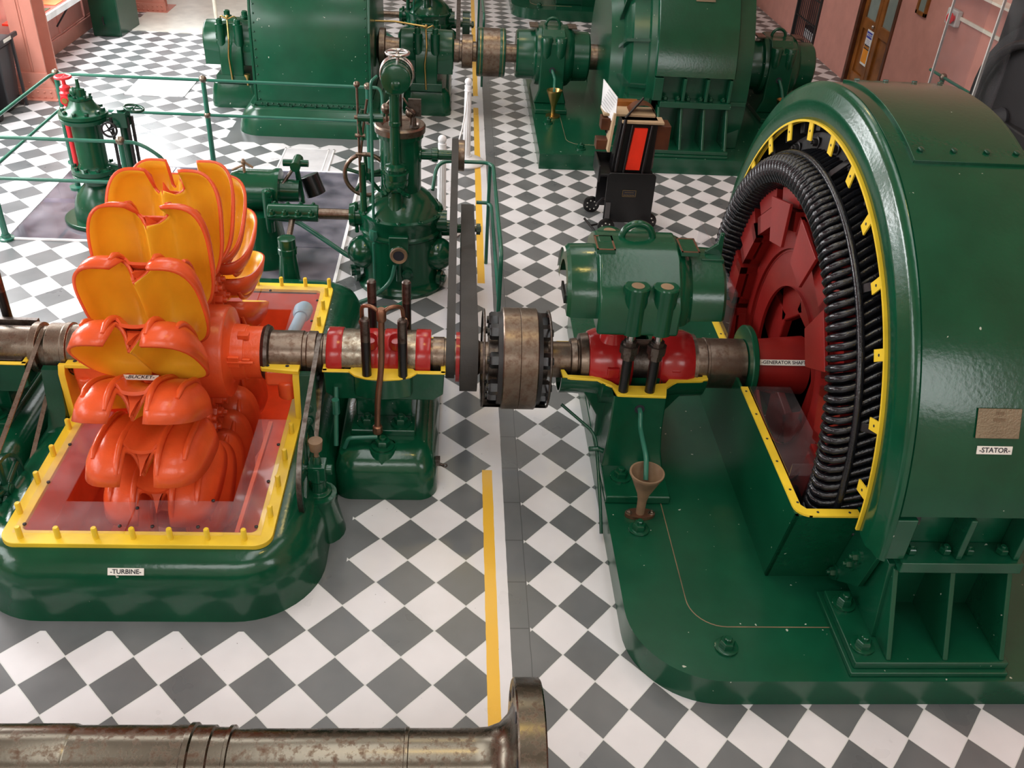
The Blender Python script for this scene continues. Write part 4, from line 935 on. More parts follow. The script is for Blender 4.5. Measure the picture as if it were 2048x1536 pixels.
# ---- generator: stator housing etc.
def gen_housing(t, YG, x0, x1, R_=5.15, pockets=True):
    # upper barrel (half cylinder from the split plane), lathe angle 180..360 is the upper half
    ln = x1-x0
    m = MB(); m.lathe((x0, YG, ZA), X_, [(0.0, R_-0.5), (0.0, R_-0.04), (0.03, R_), (ln-0.03, R_), (ln, R_-0.04), (ln, R_-0.5)], 96, True, PI+math.radians(9), 2*PI-math.radians(9))
    build('stator_barrel', m, green, t)
    m = MB()
    for s in (-1, 1):
        Y0 = YG+s*(R_-0.42); Yo = YG+s*(R_-0.04)
        m.box(x0, x1, min(Y0, YG+s*(R_-0.7)), max(Y0, YG+s*(R_-0.7)), 2.1, 3.1)
        m.box(x0+0.26, x1, min(Yo, Y0)-(0.08 if s < 0 else 0), max(Yo, Y0)+(0.08 if s > 0 else 0), 2.0, 2.2)
        nr = max(3, int(round(ln/0.85))+1)
        for k in range(nr):
            x = x0+0.26+(ln-0.36)*k/(nr-1)
            m.box(x-0.05 if k else x-0.26, x+0.05, min(Yo, Y0), max(Yo, Y0), 2.2, 2.95)
            a = Yo; 
            m.prism([(YG+s*(R_-0.04), 2.0), (YG+s*(R_-0.6), 2.0), (YG+s*(R_-0.6), 0.75), (YG+s*(R_+0.6), 0.75)], 'x', x-0.04, x+0.04)
        m.box(x0+0.26, x1, min(YG+s*(R_-0.75), YG+s*(R_-0.55)), max(YG+s*(R_-0.75), YG+s*(R_-0.55)), 0.53, 2.0)
        m.box(x0-0.32, x1, min(YG+s*(R_-0.9), YG+s*(R_+0.72)), max(YG+s*(R_-0.9), YG+s*(R_+0.72)), 0.53, 0.62)
        m.box(x0-0.26 if s < 0 else x0, x1, min(YG+s*(R_-0.8), YG+s*(R_+0.64)), max(YG+s*(R_-0.8), YG+s*(R_+0.64)), 0.62, 0.75)
    build('lower_frame', m, green_s, t, bev=0.02)
    m = MB(); ym = YG-R_
    nr = max(3, int(round(ln/0.85))+1)
    pts = []
    for k in range(nr-1):
        xa = x0+0.26+(ln-0.36)*k/(nr-1); xb = x0+0.26+(ln-0.36)*(k+1)/(nr-1); pts += [(xa+0.2, ym+0.2, 2.2), (xb-0.15, ym+0.2, 2.2)]
    bolts('flange_bolt', t, green, pts, Z_, 0.09, 0.09, washer=False)
    bolts('foot_bolt', t, green, [(x0-0.05, YG-R_-0.33, 0.75), (x0-0.05, YG-R_+0.5, 0.75)], Z_, 0.12, 0.14)
gen = thing('generator', (5, YA, 0.53), 'nearest green generator, its round stator cut open to show black coils and red rotor', 'generator')
YG = YA-0.03
gen_housing(gen, YG, 4.02, 6.12)
# raised cover strip along the top with bolts
m = MB()
a0, a1 = 68, 104
rs = []
for i in range(13):
    a = math.radians(a0+(a1-a0)*i/12); y, z = -math.cos(a), math.sin(a)
    rs.append([(x, YG+r*y, ZA+r*z) for x, r in ((4.3, 5.14), (4.3, 5.20), (6.0, 5.20), (6.0, 5.14))])
build('cover_strip', MB().rings(rs), green, gen, bev=0.01)
pts = [(x, YG-5.2*math.cos(math.radians(a)), ZA+5.2*math.sin(math.radians(a))) for a in (70.5, 101.5) for x in (4.45, 4.95, 5.45, 5.9)]
bolts('cover_bolt', gen, green_d, pts, lambda p: (0, p[1]-YG, p[2]-ZA), 0.05, 0.03, washer=False, stud=False)
# front shield ring
UP0, UP1 = PI, 2*PI
m = MB(); m.lathe((3.86, YG, ZA), X_, [(0.04, 4.5), (0.02, 4.52), (0.0, 4.62), (-0.01, 4.80), (0.0, 4.86), (0.04, 4.93), (0.06, 5.05), (0.10, 5.13), (0.16, 5.16), (0.16, 4.9), (0.10, 4.5)], 110, True, UP0, UP1)
build('front_shield', m, green, gen)
build('cut_rim', MB().lathe((3.83, YG, ZA), X_, [(0, 4.47), (0, 4.51), (0.12, 4.51), (0.12, 4.47)], 110, True, UP0, UP1), yellow, gen)
me = build('tab', MB().box(-0.09, 0.09, -0.30, 0.02, -0.012, 0.012), yellow, mesh_only=True)
hme = build('hole', MB().cyl((0, -0.14, 0.013), (0, -0.14, 0.017), 0.022, n=10), ink, mesh_only=True)
for k in range(13):
    a = math.radians(8+13.6*k); er = Vector((0, -math.cos(a), math.sin(a))); ex = Vector((0, math.sin(a), math.cos(a)))
    Mx = Matrix((ex, er, ex.cross(er))).transposed()
    o = inst('tab', me, gen, Vector((3.85, YG, ZA))+er*4.47, Mx.to_euler())
    if ex.cross(er).x > 0: o.scale.z = -1
    h = bpy.data.objects.new('hole', hme); C.objects.link(h); h.parent = o
# dark core, clamping ring
m = MB(); m.lathe((4.35, YG, ZA), X_, [(0, 3.42), (-0.08, 3.7), (-0.18, 4.0), (-0.12, 4.3), (0.05, 4.34), (0.1, 4.62), (1.5, 4.62), (1.5, 3.38), (0, 3.38)], 96)
build('stator_core', m, black_m, gen)
m = MB()
for k in range(36):
    a = 2*PI*(k+0.3)/36
    if math.sin(a) < 0.02: continue
    er = Vector((0, math.cos(a), math.sin(a))); p = Vector((4.2, YG, ZA))+er*4.62
    ex = er.cross(Vector(X_)); q = []
    for dx in (-0.12, 0.3):
        for r_, w in ((-0.3, 0.09), (0.3, 0.12)): q += [p+Vector(X_)*dx+er*r_+ex*w, p+Vector(X_)*dx+er*r_-ex*w]
    m.hexa([q[0], q[1], q[3], q[2], q[4], q[5], q[7], q[6]])
build('core_lugs', m, black_m, gen, bev=0.01)
pts = [(4.18, YG+4.12*math.cos(2*PI*(k+0.5)/28), ZA+4.12*math.sin(2*PI*(k+0.5)/28)) for k in range(28)]
bolts('core_bolt', gen, black_m, pts, (-1, 0, 0), 0.07, 0.09)
# windings
m = MB()
path = [(4.30, 3.98, -0.06), (4.12, 3.97, -0.055), (3.97, 3.92, -0.035), (3.82, 3.87, -0.012), (3.66, 3.87, 0.008), (3.53, 3.83, 0.018), (3.44, 3.73, 0.022), (3.42, 3.58, 0.022), (3.50, 3.44, 0.018), (3.75, 3.36, 0.01), (4.10, 3.33, 0.0), (4.45, 3.33, 0.0)]
m.tube([(x, r*math.cos(a), r*math.sin(a)) for x, r, a in path], [0.05, 0.05, 0.05, 0.052, 0.055, 0.058, 0.06, 0.058, 0.055, 0.05, 0.05, 0.05], 8)
coil = build('winding_coil', m, coilm, mesh_only=True)
NC = 150; st_m = MB()
for k in range(NC):
    a = 2*PI*k/NC
    adeg = math.degrees(a) % 360       # 0 = +y (far side), 90 = up, 180 = near side
    if 30 <= adeg < 270:
        inst('winding_coil', coil, gen, (0, YG, ZA), (a, 0, 0))
    else:
        st_m.tube([(x, YG+r*math.cos(a+d_), ZA+r*math.sin(a+d_)) for x, r, d_ in path], 0.06, 6)
build('winding_coil', st_m, coilm, gen, kind='stuff')
build('binding_cord', MB().torus((3.75, YG, ZA), X_, 3.93, 0.06, 120, 10), coilm, gen)
build('bar_binding', MB().lathe((4.0, YG, ZA), X_, [(0, 3.4), (0.4, 3.4), (0.4, 3.48), (0, 3.54)], 96, False), coilm, gen)
m = MB()
for a in (160, 215, 95, 130):
    r0, r1 = 4.05, 4.35; q = math.radians(a); c, s_ = math.cos(q), math.sin(q); tv = Vector((0, -s_, c))*0.07
    p0 = Vector((3.80, YG+3.95*c, ZA+3.95*s_)); p1 = Vector((4.15, YG+4.25*c, ZA+4.25*s_))
    m.hexa([p0-tv, p0+tv, p0+tv+Vector((0.03, 0.06*c, 0.06*s_)), p0-tv+Vector((0.03, 0.06*c, 0.06*s_)), p1-tv, p1+tv, p1+tv+Vector((0, 0.06*c, 0.06*s_)), p1-tv+Vector((0, 0.06*c, 0.06*s_))])
build('coil_bracket', m, black, gen, bev=0.01)
# lower end shield box, cut at shaft height
m = MB(); w = 0.05
m.hexa([(3.0, 1.33, 2.2), (3.0+w, 1.33, 2.2), (3.0+w, 9.8, 2.2), (3.0, 9.8, 2.2), (2.98, 1.70, 0.53), (2.98+w, 1.70, 0.53), (2.98+w, 9.45, 0.53), (2.98, 9.45, 0.53)])
m.hexa([(3.0, 1.33, 2.2), (4.05, 1.33, 2.2), (4.05, 1.33+w, 2.2), (3.0, 1.33+w, 2.2), (2.98, 1.70, 0.53), (4.05, 1.70, 0.53), (4.05, 1.70+w, 0.53), (2.98, 1.70+w, 0.53)])
m.hexa([(3.0, 9.8, 2.2), (4.05, 9.8, 2.2), (4.05, 9.8-w, 2.2), (3.0, 9.8-w, 2.2), (2.98, 9.45, 0.53), (4.05, 9.45, 0.53), (4.05, 9.45-w, 0.53), (2.98, 9.45-w, 0.53)])
es = build('lower_end_shield', m, green, gen)
m = MB(); m.prism([(3.0, 1.75)]+[(3.0, 4.75), (3.13, 4.75), (3.13, 1.55)]+[(3.2, 1.46), (4.0, 1.46), (4.02, 1.2), (4.0, 1.3), (3.2, 1.3)]+arc(3.25, 1.55, 0.25, 270, 180, 6), 'z', 2.2, 2.235)
m.box(3.0, 3.13, 6.4, 9.7, 2.2, 2.235); build('cut_edge', m, yellow, es)
for x, y in ((3.06, 4.6), (3.06, 3.9), (3.06, 3.2), (3.06, 2.6), (3.07, 1.9), (3.1, 1.6), (3.35, 1.38), (3.85, 1.38), (3.06, 6.6), (3.06, 7.3)): build('hole', MB().cyl((x, y, 2.236), (x, y, 2.24), 0.022, n=8), ink, es)
m = MB()
for x, y, z in ((3.1, 3.4, 2.24), ): pass
build('acrylic_guard', MB().box(3.14, 3.85, 2.2, 2.22, 1.2, 2.5), clear, gen)
build('acrylic_guard', MB().hexa([(3.14, 2.2, 2.26), (3.9, 2.2, 2.26), (3.9, 4.7, 2.26), (3.14, 4.7, 2.26), (3.14, 2.2, 2.28), (3.9, 2.2, 2.28), (3.9, 4.7, 2.28), (3.14, 4.7, 2.28)]), clear, gen)
build('acrylic_guard', MB().box(3.1, 3.13, 6.3, 9.6, 2.24, 3.3), clear, gen)
# side wall below the split between end shield and frame, dark web
m = MB(); m.prism([(YG-4.3, 2.2), (YG-4.9, 2.0), (YG-4.7, 1.2), (YG-3.9, 0.53), (YG-3.2, 0.53), (YG-3.2, 2.2)], 'x', 4.06, 4.14)
m.prism([(YG-5.05, 2.05), (YG-4.3, 2.05), (YG-3.8, 0.75), (YG-5.3, 0.75)], 'x', 4.18, 4.28)
build('web_plate', m, green_s, gen, bev=0.01)
bolts('bolt', gen, green, [(4.06, YG-4.35, 1.35), (4.06, YG-4.0, 0.8), (4.06, YG-4.45, 1.6)], (-1, 0, 0), 0.08, 0.1)
# plates and label on the barrel
def on_barrel(ang, off=0.0): a = math.radians(ang); return Vector((0, -math.cos(a), math.sin(a)))*(5.15+off)
for (ang, x, w_, h_) in ((24.8, 5.17, 0.62, 0.42),):
    er = on_barrel(ang).normalized(); ey = Vector((0, math.sin(math.radians(ang)), math.cos(math.radians(ang))))
    p = Vector((x, YG, ZA))+er*5.16
    m = MB(); m.hexa([p+Vector(X_)*a*w_/2+ey*b*h_/2+er*c for c in (0, 0.02) for a, b in ((-1, -1), (1, -1), (1, 1), (-1, 1))]); npo = build('name_plate', m, plate_m, gen, bev=0.01, label='tarnished brass maker plate')
    for k, s_ in enumerate(('IIIIIII', 'IIIIIIIIII', '--------------', '--------------')):
        text(s_, 0.07 if k < 2 else 0.05, rust_c, npo, p+ey*(0.14-0.09*k)+er*0.025, X_, er)
ang = 20.6; er = on_barrel(ang).normalized()
label_plate('-STATOR-', gen, Vector((5.17, YG, ZA))+er*5.155, X_, er, 0.5, 0.115, 0.1)

# ---- rotor
ro = thing('rotor', (5.0, YA, ZA), 'dark red rotor with pole pieces inside the black stator coils', 'rotor')
build('hub', L([(5.1, 0.5), (5.1, 0.95), (5.2, 1.1), (6.0, 1.1), (6.0, 0.5)], 48), red_rotor, ro)
m = MB()
for k in range(8):
    a = 2*PI*(k+0.15)/8; c, s_ = math.cos(a), math.sin(a); n_ = Vector((0, -s_, c)); e_ = Vector((0, c, s_)); o3 = Vector((0, YA, ZA))
    q = []
    for r_, w_ in ((0.9, 0.55), (2.4, 0.32)):
        q.append([o3+Vector((x, 0, 0))+e_*r_+n_*w_*sg for x, sg in ((4.75, -1), (4.75, 1), (5.1, 1), (5.1, -1))])
    m.rings(q)
build('spider_arm', m, red_rotor, ro, bev=0.04)
build('rim', MB().lathe((4.6, YA, ZA), X_, [(0, 2.15), (0, 2.6), (1.0, 2.6), (1.0, 2.15)], 64, False).lathe((4.55, YA, ZA), X_, [(0, 2.2), (0.06, 2.2), (0.06, 1.5), (0, 1.5)], 64, False), red_rotor, ro)
pole = MB(); pole.box(4.45, 5.6, 2.58, 3.0, -0.34, 0.34); pole.prism([(3.0, -0.42), (3.3, -0.5), (3.38, -0.3), (3.38, 0.3), (3.3, 0.5), (3.0, 0.42)], 'x', 4.3, 5.7); pole.prism([(2.6, -0.46), (2.95, -0.46), (2.95, -0.3), (2.6, -0.3)], 'x', 4.25, 5.6); pole.prism([(2.6, 0.3), (2.95, 0.3), (2.95, 0.46), (2.6, 0.46)], 'x', 4.25, 5.6); pole.box(4.25, 4.4, 2.6, 2.95, -0.46, 0.46)
pm = build('pole_piece', pole, red_rotor, mesh_only=True)
for k in range(16): inst('pole_piece', pm, ro, (0, YA, ZA), (2*PI*(k+0.3)/16, 0, 0))
m = MB()
for a in (105, 140, 75, 222):
    q = math.radians(a); e_ = Vector((0, math.cos(q), math.sin(q))); n_ = Vector((0, -math.sin(q), math.cos(q))); o3 = Vector((0, YA, ZA))
    m.rings([[o3+Vector((4.1, 0, 0))+e_*2.3+n_*w_ for w_ in (-0.32, 0.32)]+[o3+Vector((4.16, 0, 0))+e_*2.3+n_*w_ for w_ in (0.32, -0.32)], [o3+Vector((4.1, 0, 0))+e_*3.1+n_*w_ for w_ in (-0.5, 0.5)]+[o3+Vector((4.16, 0, 0))+e_*3.1+n_*w_ for w_ in (0.5, -0.5)]])
build('fan_blade', m, red_rotor, ro, bev=0.01)

ro.location.x -= 0.55*S

# ================================================================ GOVERNOR, SERVO, VALVE, RAILINGS
gov = thing('governor', (GX, GY, 0), 'tall green governor with flyballs, handwheel and round sight port behind the nearest shaft', 'governor')
def LZ(x, y, prof, n=36, m=None):
    m = m or MB(); return m.lathe((x, y, prof[0][0]), Z_, [(z-prof[0][0], r) for z, r in prof], n)
m = LZ(GX, GY, [(0, 1.12), (0.1, 1.14), (0.16, 1.06), (0.3, 1.0), (1.45, 1.0), (1.5, 1.05), (1.56, 1.05), (1.6, 1.0), (1.85, 1.02), (1.95, 1.06), (2.0, 1.06), (2.03, 0.98), (2.2, 0.88), (2.4, 0.70), (2.5, 0.56), (2.55, 0.5)], 48)
for x in (GX-0.92, GX+0.92): m.sphere((x, GY-0.35, 0.95), 0.42)
body = build('body', m, green, gov)
m = MB(); m.box(GX-0.24, GX+0.24, GY-1.12, GY-0.6, 1.25, 1.72); m.lathe((GX, GY-1.16, 1.26), Y_, [(0, 0.24), (0.5, 0.24)], 28); build('port_boss', m, green, gov, bev=0.03)
pb = build('port_ring', MB().lathe((GX, GY-1.2, 1.26), Y_, [(0.05, 0.13), (0.0, 0.14), (-0.01, 0.2), (0.05, 0.22)], 28, False), rust_c, gov)
build('port_glass', MB().cyl((GX, GY-1.178, 1.26), (GX, GY-1.165, 1.26), 0.145), ink, gov)
build('cylinder', LZ(GX, GY, [(2.5, 0.5), (3.85, 0.5), (3.87, 0.56), (3.98, 0.56)]), green, gov)
build('top_ring', LZ(GX, GY, [(3.98, 0.6), (4.12, 0.61), (4.16, 0.58), (4.18, 0.50), (4.16, 0.44), (4.1, 0.40), (4.1, 0.0)], 40), steel_b, gov)
m = MB(); bolts('bolt', gov, green, [(GX+1.0*math.cos(a), GY+1.0*math.sin(a), 1.98) for a in [2*PI*k/12 for k in range(12)]], Z_, 0.05, 0.06, washer=False)
# front regulating column
cx, cy = GX-0.08, GY-0.62
m = LZ(cx, cy, [(2.15, 0.24), (2.2, 0.2), (2.75, 0.16), (2.78, 0.26), (2.95, 0.28), (3.0, 0.24), (3.05, 0.30), (3.2, 0.32), (3.22, 0.25), (3.3, 0.27), (3.36, 0.24), (3.4, 0.13), (4.3, 0.115), (4.32, 0.14), (4.4, 0.14), (4.42, 0.12), (5.05, 0.12), (5.08, 0.2), (5.2, 0.2)], 28)
m.sphere((cx, cy, 2.95), 0.3)
for a in range(6): m.lathe((cx+0.2*math.cos(a), cy-0.15, 2.7+0.08*(a % 3)), (math.cos(a), -1, 0), [(0, 0.06), (0.2, 0.05)], 8)
build('column', m, green, gov)
m = MB().lathe((cx+0.05, cy-0.25, 5.42), Y_, [(0, 0.30), (0.02, 0.33), (0.5, 0.33), (0.52, 0.30)], 40).lathe((cx+0.05, cy-0.28, 5.3), Y_, [(0, 0.05), (0.03, 0.11), (0.1, 0.13)], 20); m.box(cx-0.12, cx+0.12, cy-0.1, cy+0.1, 5.0, 5.3)
build('speed_motor', m, green, gov)
m = MB()
for dy in (0.12, 0.3): m.torus((cx+0.05, cy+dy, 5.44), Y_, 0.36, 0.03, 36, 8)
build('motor_band', m, steel_l, gov)
build('hand_wheel', MB().torus((cx+0.08, cy+0.1, 5.92), Z_, 0.25, 0.035, 32, 8).tube([(cx-0.17, cy+0.1, 5.92), (cx+0.33, cy+0.1, 5.92)], 0.02, 6).tube([(cx+0.08, cy-0.15, 5.92), (cx+0.08, cy+0.35, 5.92)], 0.02, 6).cyl((cx+0.08, cy+0.1, 5.7), (cx+0.08, cy+0.1, 5.95), 0.04), steel_l, gov)
for s_, z in ((-0.31, 4.5), (0.26, 4.42)): build('flyball', MB().sphere((GX+s_, GY, z), 0.13).cyl((GX+s_, GY, z-0.3), (GX+s_, GY, z), 0.025).tube([(GX+s_, GY, z+0.1), (GX+s_*0.3, GY, z+0.35)], 0.025, 6), steel_b, gov)
m = MB().cyl((GX, GY, 4.1), (GX, GY, 4.95), 0.05).box(GX+0.2, GX+0.5, GY-0.05, GY+0.05, 4.35, 4.75).tube([(GX+0.3, GY-0.1, 4.1), (GX+0.35, GY-0.15, 4.45), (GX+0.15, GY-0.15, 4.6)], 0.03, 6).lathe((GX+0.35, GY-0.3, 4.1), Z_, [(0, 0.1), (0.1, 0.12), (0.12, 0.06), (0.3, 0.05)], 12)
build('fly_linkage', m, steel_k, gov)
# levers on the left
lx = GX-0.93
m = MB().cyl((lx, GY-0.5, 4.43), (GX-0.35, GY-0.5, 4.43), 0.1).lathe((lx+0.25, GY-0.5, 4.43), X_, [(0, 0.14), (0.04, 0.14)], 16); build('lever_shaft', m, green, gov)
m = MB().tube([(lx, GY-0.5, 5.15), (lx, GY-0.5, 2.6)], 0.03, 8).tube([(lx+0.22, GY-0.5, 4.85), (lx+0.1, GY-0.5, 4.1), (lx+0.02, GY-0.5, 3.4)], 0.03, 8)
m.sphere((lx, GY-0.5, 5.18), 0.075).sphere((lx, GY-0.5, 4.0), 0.06)
for z in (4.43, 4.0, 3.55): m.cyl((lx-0.08, GY-0.5, z), (lx+0.15, GY-0.5, z), 0.045)
build('lever_rod', m, steel_b, gov)
m = MB().tube([(lx+0.1, GY-0.45, 4.6), (lx+0.02, GY-0.5, 4.25), (lx+0.1, GY-0.5, 3.9)], 0.045, 8).tube([(lx+0.05, GY-0.45, 2.1), (lx+0.05, GY-0.45, 3.3)], 0.08, 8); build('rocker_arm', m, green, gov)
build('tall_pipe', MB().tube([(GX-0.62, GY-0.75, 1.1), (GX-0.62, GY-0.75, 2.2), (GX-0.6, GY-0.65, 5.3), (GX-0.45, GY-0.6, 5.42)], 0.035, 8, fillet=0.1).lathe((GX-0.62, GY-0.8, 1.5), Z_, [(0, 0.1), (0.12, 0.13), (0.24, 0.1)], 8).tube([(GX-0.62, GY-1.0, 1.5), (GX-0.62, GY-1.0, 0.2)], 0.03, 8), pipe_g, gov)
m = MB().torus((GX-0.82, GY-0.1, 2.88), Y_, 0.52, 0.055, 40, 10); hw = build('hand_wheel', m, steel_b, gov)
m = MB().cyl((GX-0.82, GY-0.2, 2.88), (GX-0.82, GY+0.1, 2.88), 0.1)
for k in range(5):
    a = 2*PI*k/5+0.35; m.tube([(GX-0.82, GY-0.1, 2.88), (GX-0.82+0.5*math.cos(a), GY-0.1, 2.88+0.5*math.sin(a))], 0.045, 8)
m.cyl((GX-0.82, GY-0.1, 2.88), (GX-0.4, GY, 2.88), 0.06)
build('wheel_spokes', m, green, gov)
# right side shafts and pulleys
m = MB().lathe((GX+0.4, GY, 3.42), X_, [(0, 0.2), (0.1, 0.2), (0.12, 0.13), (0.35, 0.13), (0.36, 0.17), (0.5, 0.17), (0.52, 0.12), (0.95, 0.12)], 24).lathe((GX+0.9, GY, 1.5), X_, [(0, 0.34), (0.12, 0.34), (0.14, 0.2), (0.5, 0.2), (0.52, 0.12), (0.8, 0.1)], 24)
build('shaft_sleeve', m, green, gov)
build('pulley', MB().lathe((-2.37, GY, 3.42), X_, [(0, 0.08), (0, 0.35), (0.01, 0.37), (0.29, 0.37), (0.30, 0.35), (0.30, 0.08)], 36), steel_b, gov)
build('pulley', MB().lathe((-2.12, GY, 1.5), X_, [(0, 0.1), (0, 0.56), (0.32, 0.56), (0.32, 0.5), (0.05, 0.5)], 40).cyl((-2.9, GY, 1.5), (-1.6, GY, 1.5), 0.08).lathe((-1.72, GY, 1.5), X_, [(0, 0.15), (0.1, 0.15)], 8), green_d, gov)
m = MB()
for y, z in ((0, 0.75), (-0.4, 0.35), (0.3, 0.4)): m.lathe((GX+0.95, GY+y-0.1, z), (1, -0.3, 0), [(0, 0.2), (0.1, 0.2), (0.12, 0.1), (0.2, 0.1)], 16)
m.lathe((GX-1.1, GY-0.2, 0.35), (-1, -0.3, 0), [(0, 0.3), (0.1, 0.3), (0.12, 0.15), (0.2, 0.15)], 20).lathe((GX+0.2, GY-1.0, 0.7), (0.1, -1, 0), [(0, 0.14), (0.08, 0.14), (0.1, 0.08), (0.14, 0.08)], 16).lathe((GX, GY-1.0, 0.5), Z_, [(0, 0.09), (0.5, 0.07)], 12)
build('side_fitting', m, green_d, gov)
build('drain_hose', MB().tube([(GX-0.1, GY-1.05, 0.95), (GX-0.2, GY-1.15, 0.5), (GX-0.7, GY-1.3, 0.12), (GX-1.0, GY-1.4, 0.05)], 0.055, 10, fillet=0.3).tube([(GX+0.3, GY-1.2, 0.12), (GX-0.1, GY-1.6, 0.06), (GX-0.6, GY-1.7, 0.06)], 0.05, 8, fillet=0.2), pipe_g, gov)
# left boss with bolts, cross shaft
m = MB().lathe((GX-1.28, GY, 1.78), X_, [(0, 0.27), (0.1, 0.3), (0.14, 0.3), (0.16, 0.26), (0.5, 0.26)], 28); m.cyl((GX+0.9, GY-0.2, 1.78), (GX+1.15, GY-0.2, 1.78), 0.27)
for x in (GX-1.1, GX-0.9, GX+0.75, GX+0.98):
    for dz in (-0.33, 0.33): m.lathe((x, GY-0.15, 1.78+dz*0.9), Z_, [(-0.1, 0.05), (0.1, 0.05)], 6)
build('shaft_boss', m, green, gov)
ws = thing('governor_shaft', (-5.5, GY, 1.78), 'rusty cross shaft with bolted green clamp joining the nearest governor to the servo', 'shaft')
build('shaft', MB().cyl((-6.9, GY, 1.78), (GX-1.2, GY, 1.78), 0.135), steel_b, ws)
m = MB().lathe((-6.92, GY, 1.78), X_, [(0, 0.18), (0.02, 0.21), (1.24, 0.21), (1.26, 0.18)], 28); m.box(-6.9, -5.7, GY-0.3, GY+0.3, 1.74, 1.82)
build('clamp', m, green, ws, bev=0.01)
for i in range(4):
    for dy in (-0.24, 0.24):
        p = (-6.78+0.32*i, GY+dy, 1.80); bolts('clamp_bolt', ws, green, [p], Z_, 0.075, 0.1, washer=True)
build('link_rod', MB().cyl((-6.3, GY-0.15, 1.7), (-6.25, 11.3, 1.5), 0.075), steel_b, ws)
sv = thing('servo_motor', (-7.25, 13.9, 0), 'green servo motor on a conical stand behind the bucket wheel', 'servo motor')
m = LZ(-7.3, 13.6, [(0, 0.75), (0.08, 0.75), (0.3, 0.62), (1.2, 0.50), (1.4, 0.48)], 36); build('stand', m, green, sv)
m = MB().lathe((-8.1, 13.9, 1.85), X_, [(0, 0.3), (0.1, 0.46), (0.3, 0.52), (1.1, 0.52), (1.2, 0.56), (1.32, 0.56), (1.34, 0.3), (1.8, 0.28)], 36); build('cylinder', m, green, sv)
m = MB()
for z in (1.35, 1.7, 2.05, 1.55, 1.9): m.lathe((-7.0, 13.3, z), (0.3, -1, 0), [(0, 0.1), (0.12, 0.1), (0.14, 0.06), (0.2, 0.06)], 10)
m.cyl((-7.02, 13.25, 1.0), (-7.02, 13.25, 2.1), 0.13)
build('side_valve', m, green, sv)
build('oil_cock', MB().cyl((-7.65, 13.8, 2.35), (-7.65, 13.8, 2.7), 0.035).tube([(-7.95, 13.8, 2.4), (-7.7, 13.8, 2.52), (-7.6, 13.8, 2.6), (-7.42, 13.8, 2.48)], 0.03, 6).sphere((-7.65, 13.8, 2.62), 0.06), rust_c, sv)
m = MB().cyl((-6.75, 14.3, 2.45), (-6.1, 14.3, 2.45), 0.09).tube([(-6.4, 14.2, 2.4), (-6.3, 14.2, 1.4)], 0.07, 8).cyl((-6.4, 14.0, 2.45), (-6.4, 14.6, 2.45), 0.13); build('lever', m, green, sv)
build('lever_link', MB().tube([(-6.45, 14.1, 2.4), (-6.85, 13.6, 1.9)], 0.045, 8), steel_k, sv)
build('counter_weight', MB().cyl((-6.15, 14.5, 2.05), (-5.95, 14.4, 1.55), 0.26), black, sv, bev=0.02)
build('return_pipe', MB().tube([(-6.95, 13.5, 1.25), (-6.4, 13.4, 1.25), (-6.0, 13.1, 1.15), (-4.9, 12.6, 0.62), (-4.5, 12.5, 0.62)], 0.065, 10, fillet=0.2), pipe_g, sv)
build('link_guide', LZ(-6.25, 11.3, [(0.0, 0.27), (0.6, 0.25), (0.62, 0.27), (1.35, 0.2), (1.37, 0.23), (1.5, 0.23), (1.52, 0.21), (1.75, 0.21), (1.77, 0.12)], 28), green, sv)

# copies of governor, servo and cross shaft for the second unit
gov2 = copy_tree(gov, (0, PITCH, 0), 'green governor of the second unit, only its lower body seen behind the far bearing')
ws2 = copy_tree(ws, (0, PITCH, 0), 'rusty cross shaft of the second unit, seen right of the riveted housing')
sv2 = copy_tree(sv, (0, PITCH, 0), 'green servo motor of the second unit, behind the riveted housing at top left')
o = build('drive_belt', belt_mesh((YA+PITCH, ZA), 0.37, (GY+PITCH, 3.42), 0.37, -2.38, -2.22, 0.03), steel_k); setp(o, 'narrow belt of the second unit beside the far drum coupling', 'belt')

# pressure valve standing on the covered pit
VX, VY = -12.15, 15.75
vv = thing('pressure_valve', (VX, VY, 0), 'tall green column valve with bolted flanges and small handwheels, on the covered pit', 'valve')
m = MB().prism([(VX+1.05*math.cos(a), VY+0.95*math.sin(a)) for a in [2*PI*i/40 for i in range(40)]], 'z', 0.03, 0.16); build('foot', m, green, vv, bev=0.04)
m = LZ(VX, VY, [(0.1, 0.74), (0.35, 0.74), (0.6, 0.69), (0.85, 0.58), (1.05, 0.4), (1.12, 0.34), (1.3, 0.34), (1.32, 0.58), (1.42, 0.6), (1.44, 0.56), (1.46, 0.56), (1.48, 0.6), (1.58, 0.6), (1.6, 0.42), (1.7, 0.38), (2.8, 0.38), (2.85, 0.42), (2.87, 0.6), (2.97, 0.62), (2.99, 0.58), (3.01, 0.62), (3.1, 0.62), (3.12, 0.5), (3.25, 0.36), (3.42, 0.28), (3.44, 0.3), (3.5, 0.3), (3.52, 0.16), (3.7, 0.14), (3.72, 0.05), (3.95, 0.04)], 40)
m.sphere((VX-0.1, VY-0.05, 3.62), 0.13)
build('column', m, green_s, vv)
bolts('flange_bolt', vv, green_d, [(VX+0.5*math.cos(a), VY+0.5*math.sin(a), z) for z in (1.58, 3.1) for a in [2*PI*(k+0.3)/10 for k in range(10)]], Z_, 0.06, 0.08, washer=False, stud=False)
bolts('flange_bolt', vv, green_d, [(VX+0.25*math.cos(a), VY+0.25*math.sin(a), 3.5) for a in [2*PI*(k+0.3)/6 for k in range(6)]], Z_, 0.04, 0.06, washer=False, stud=False)
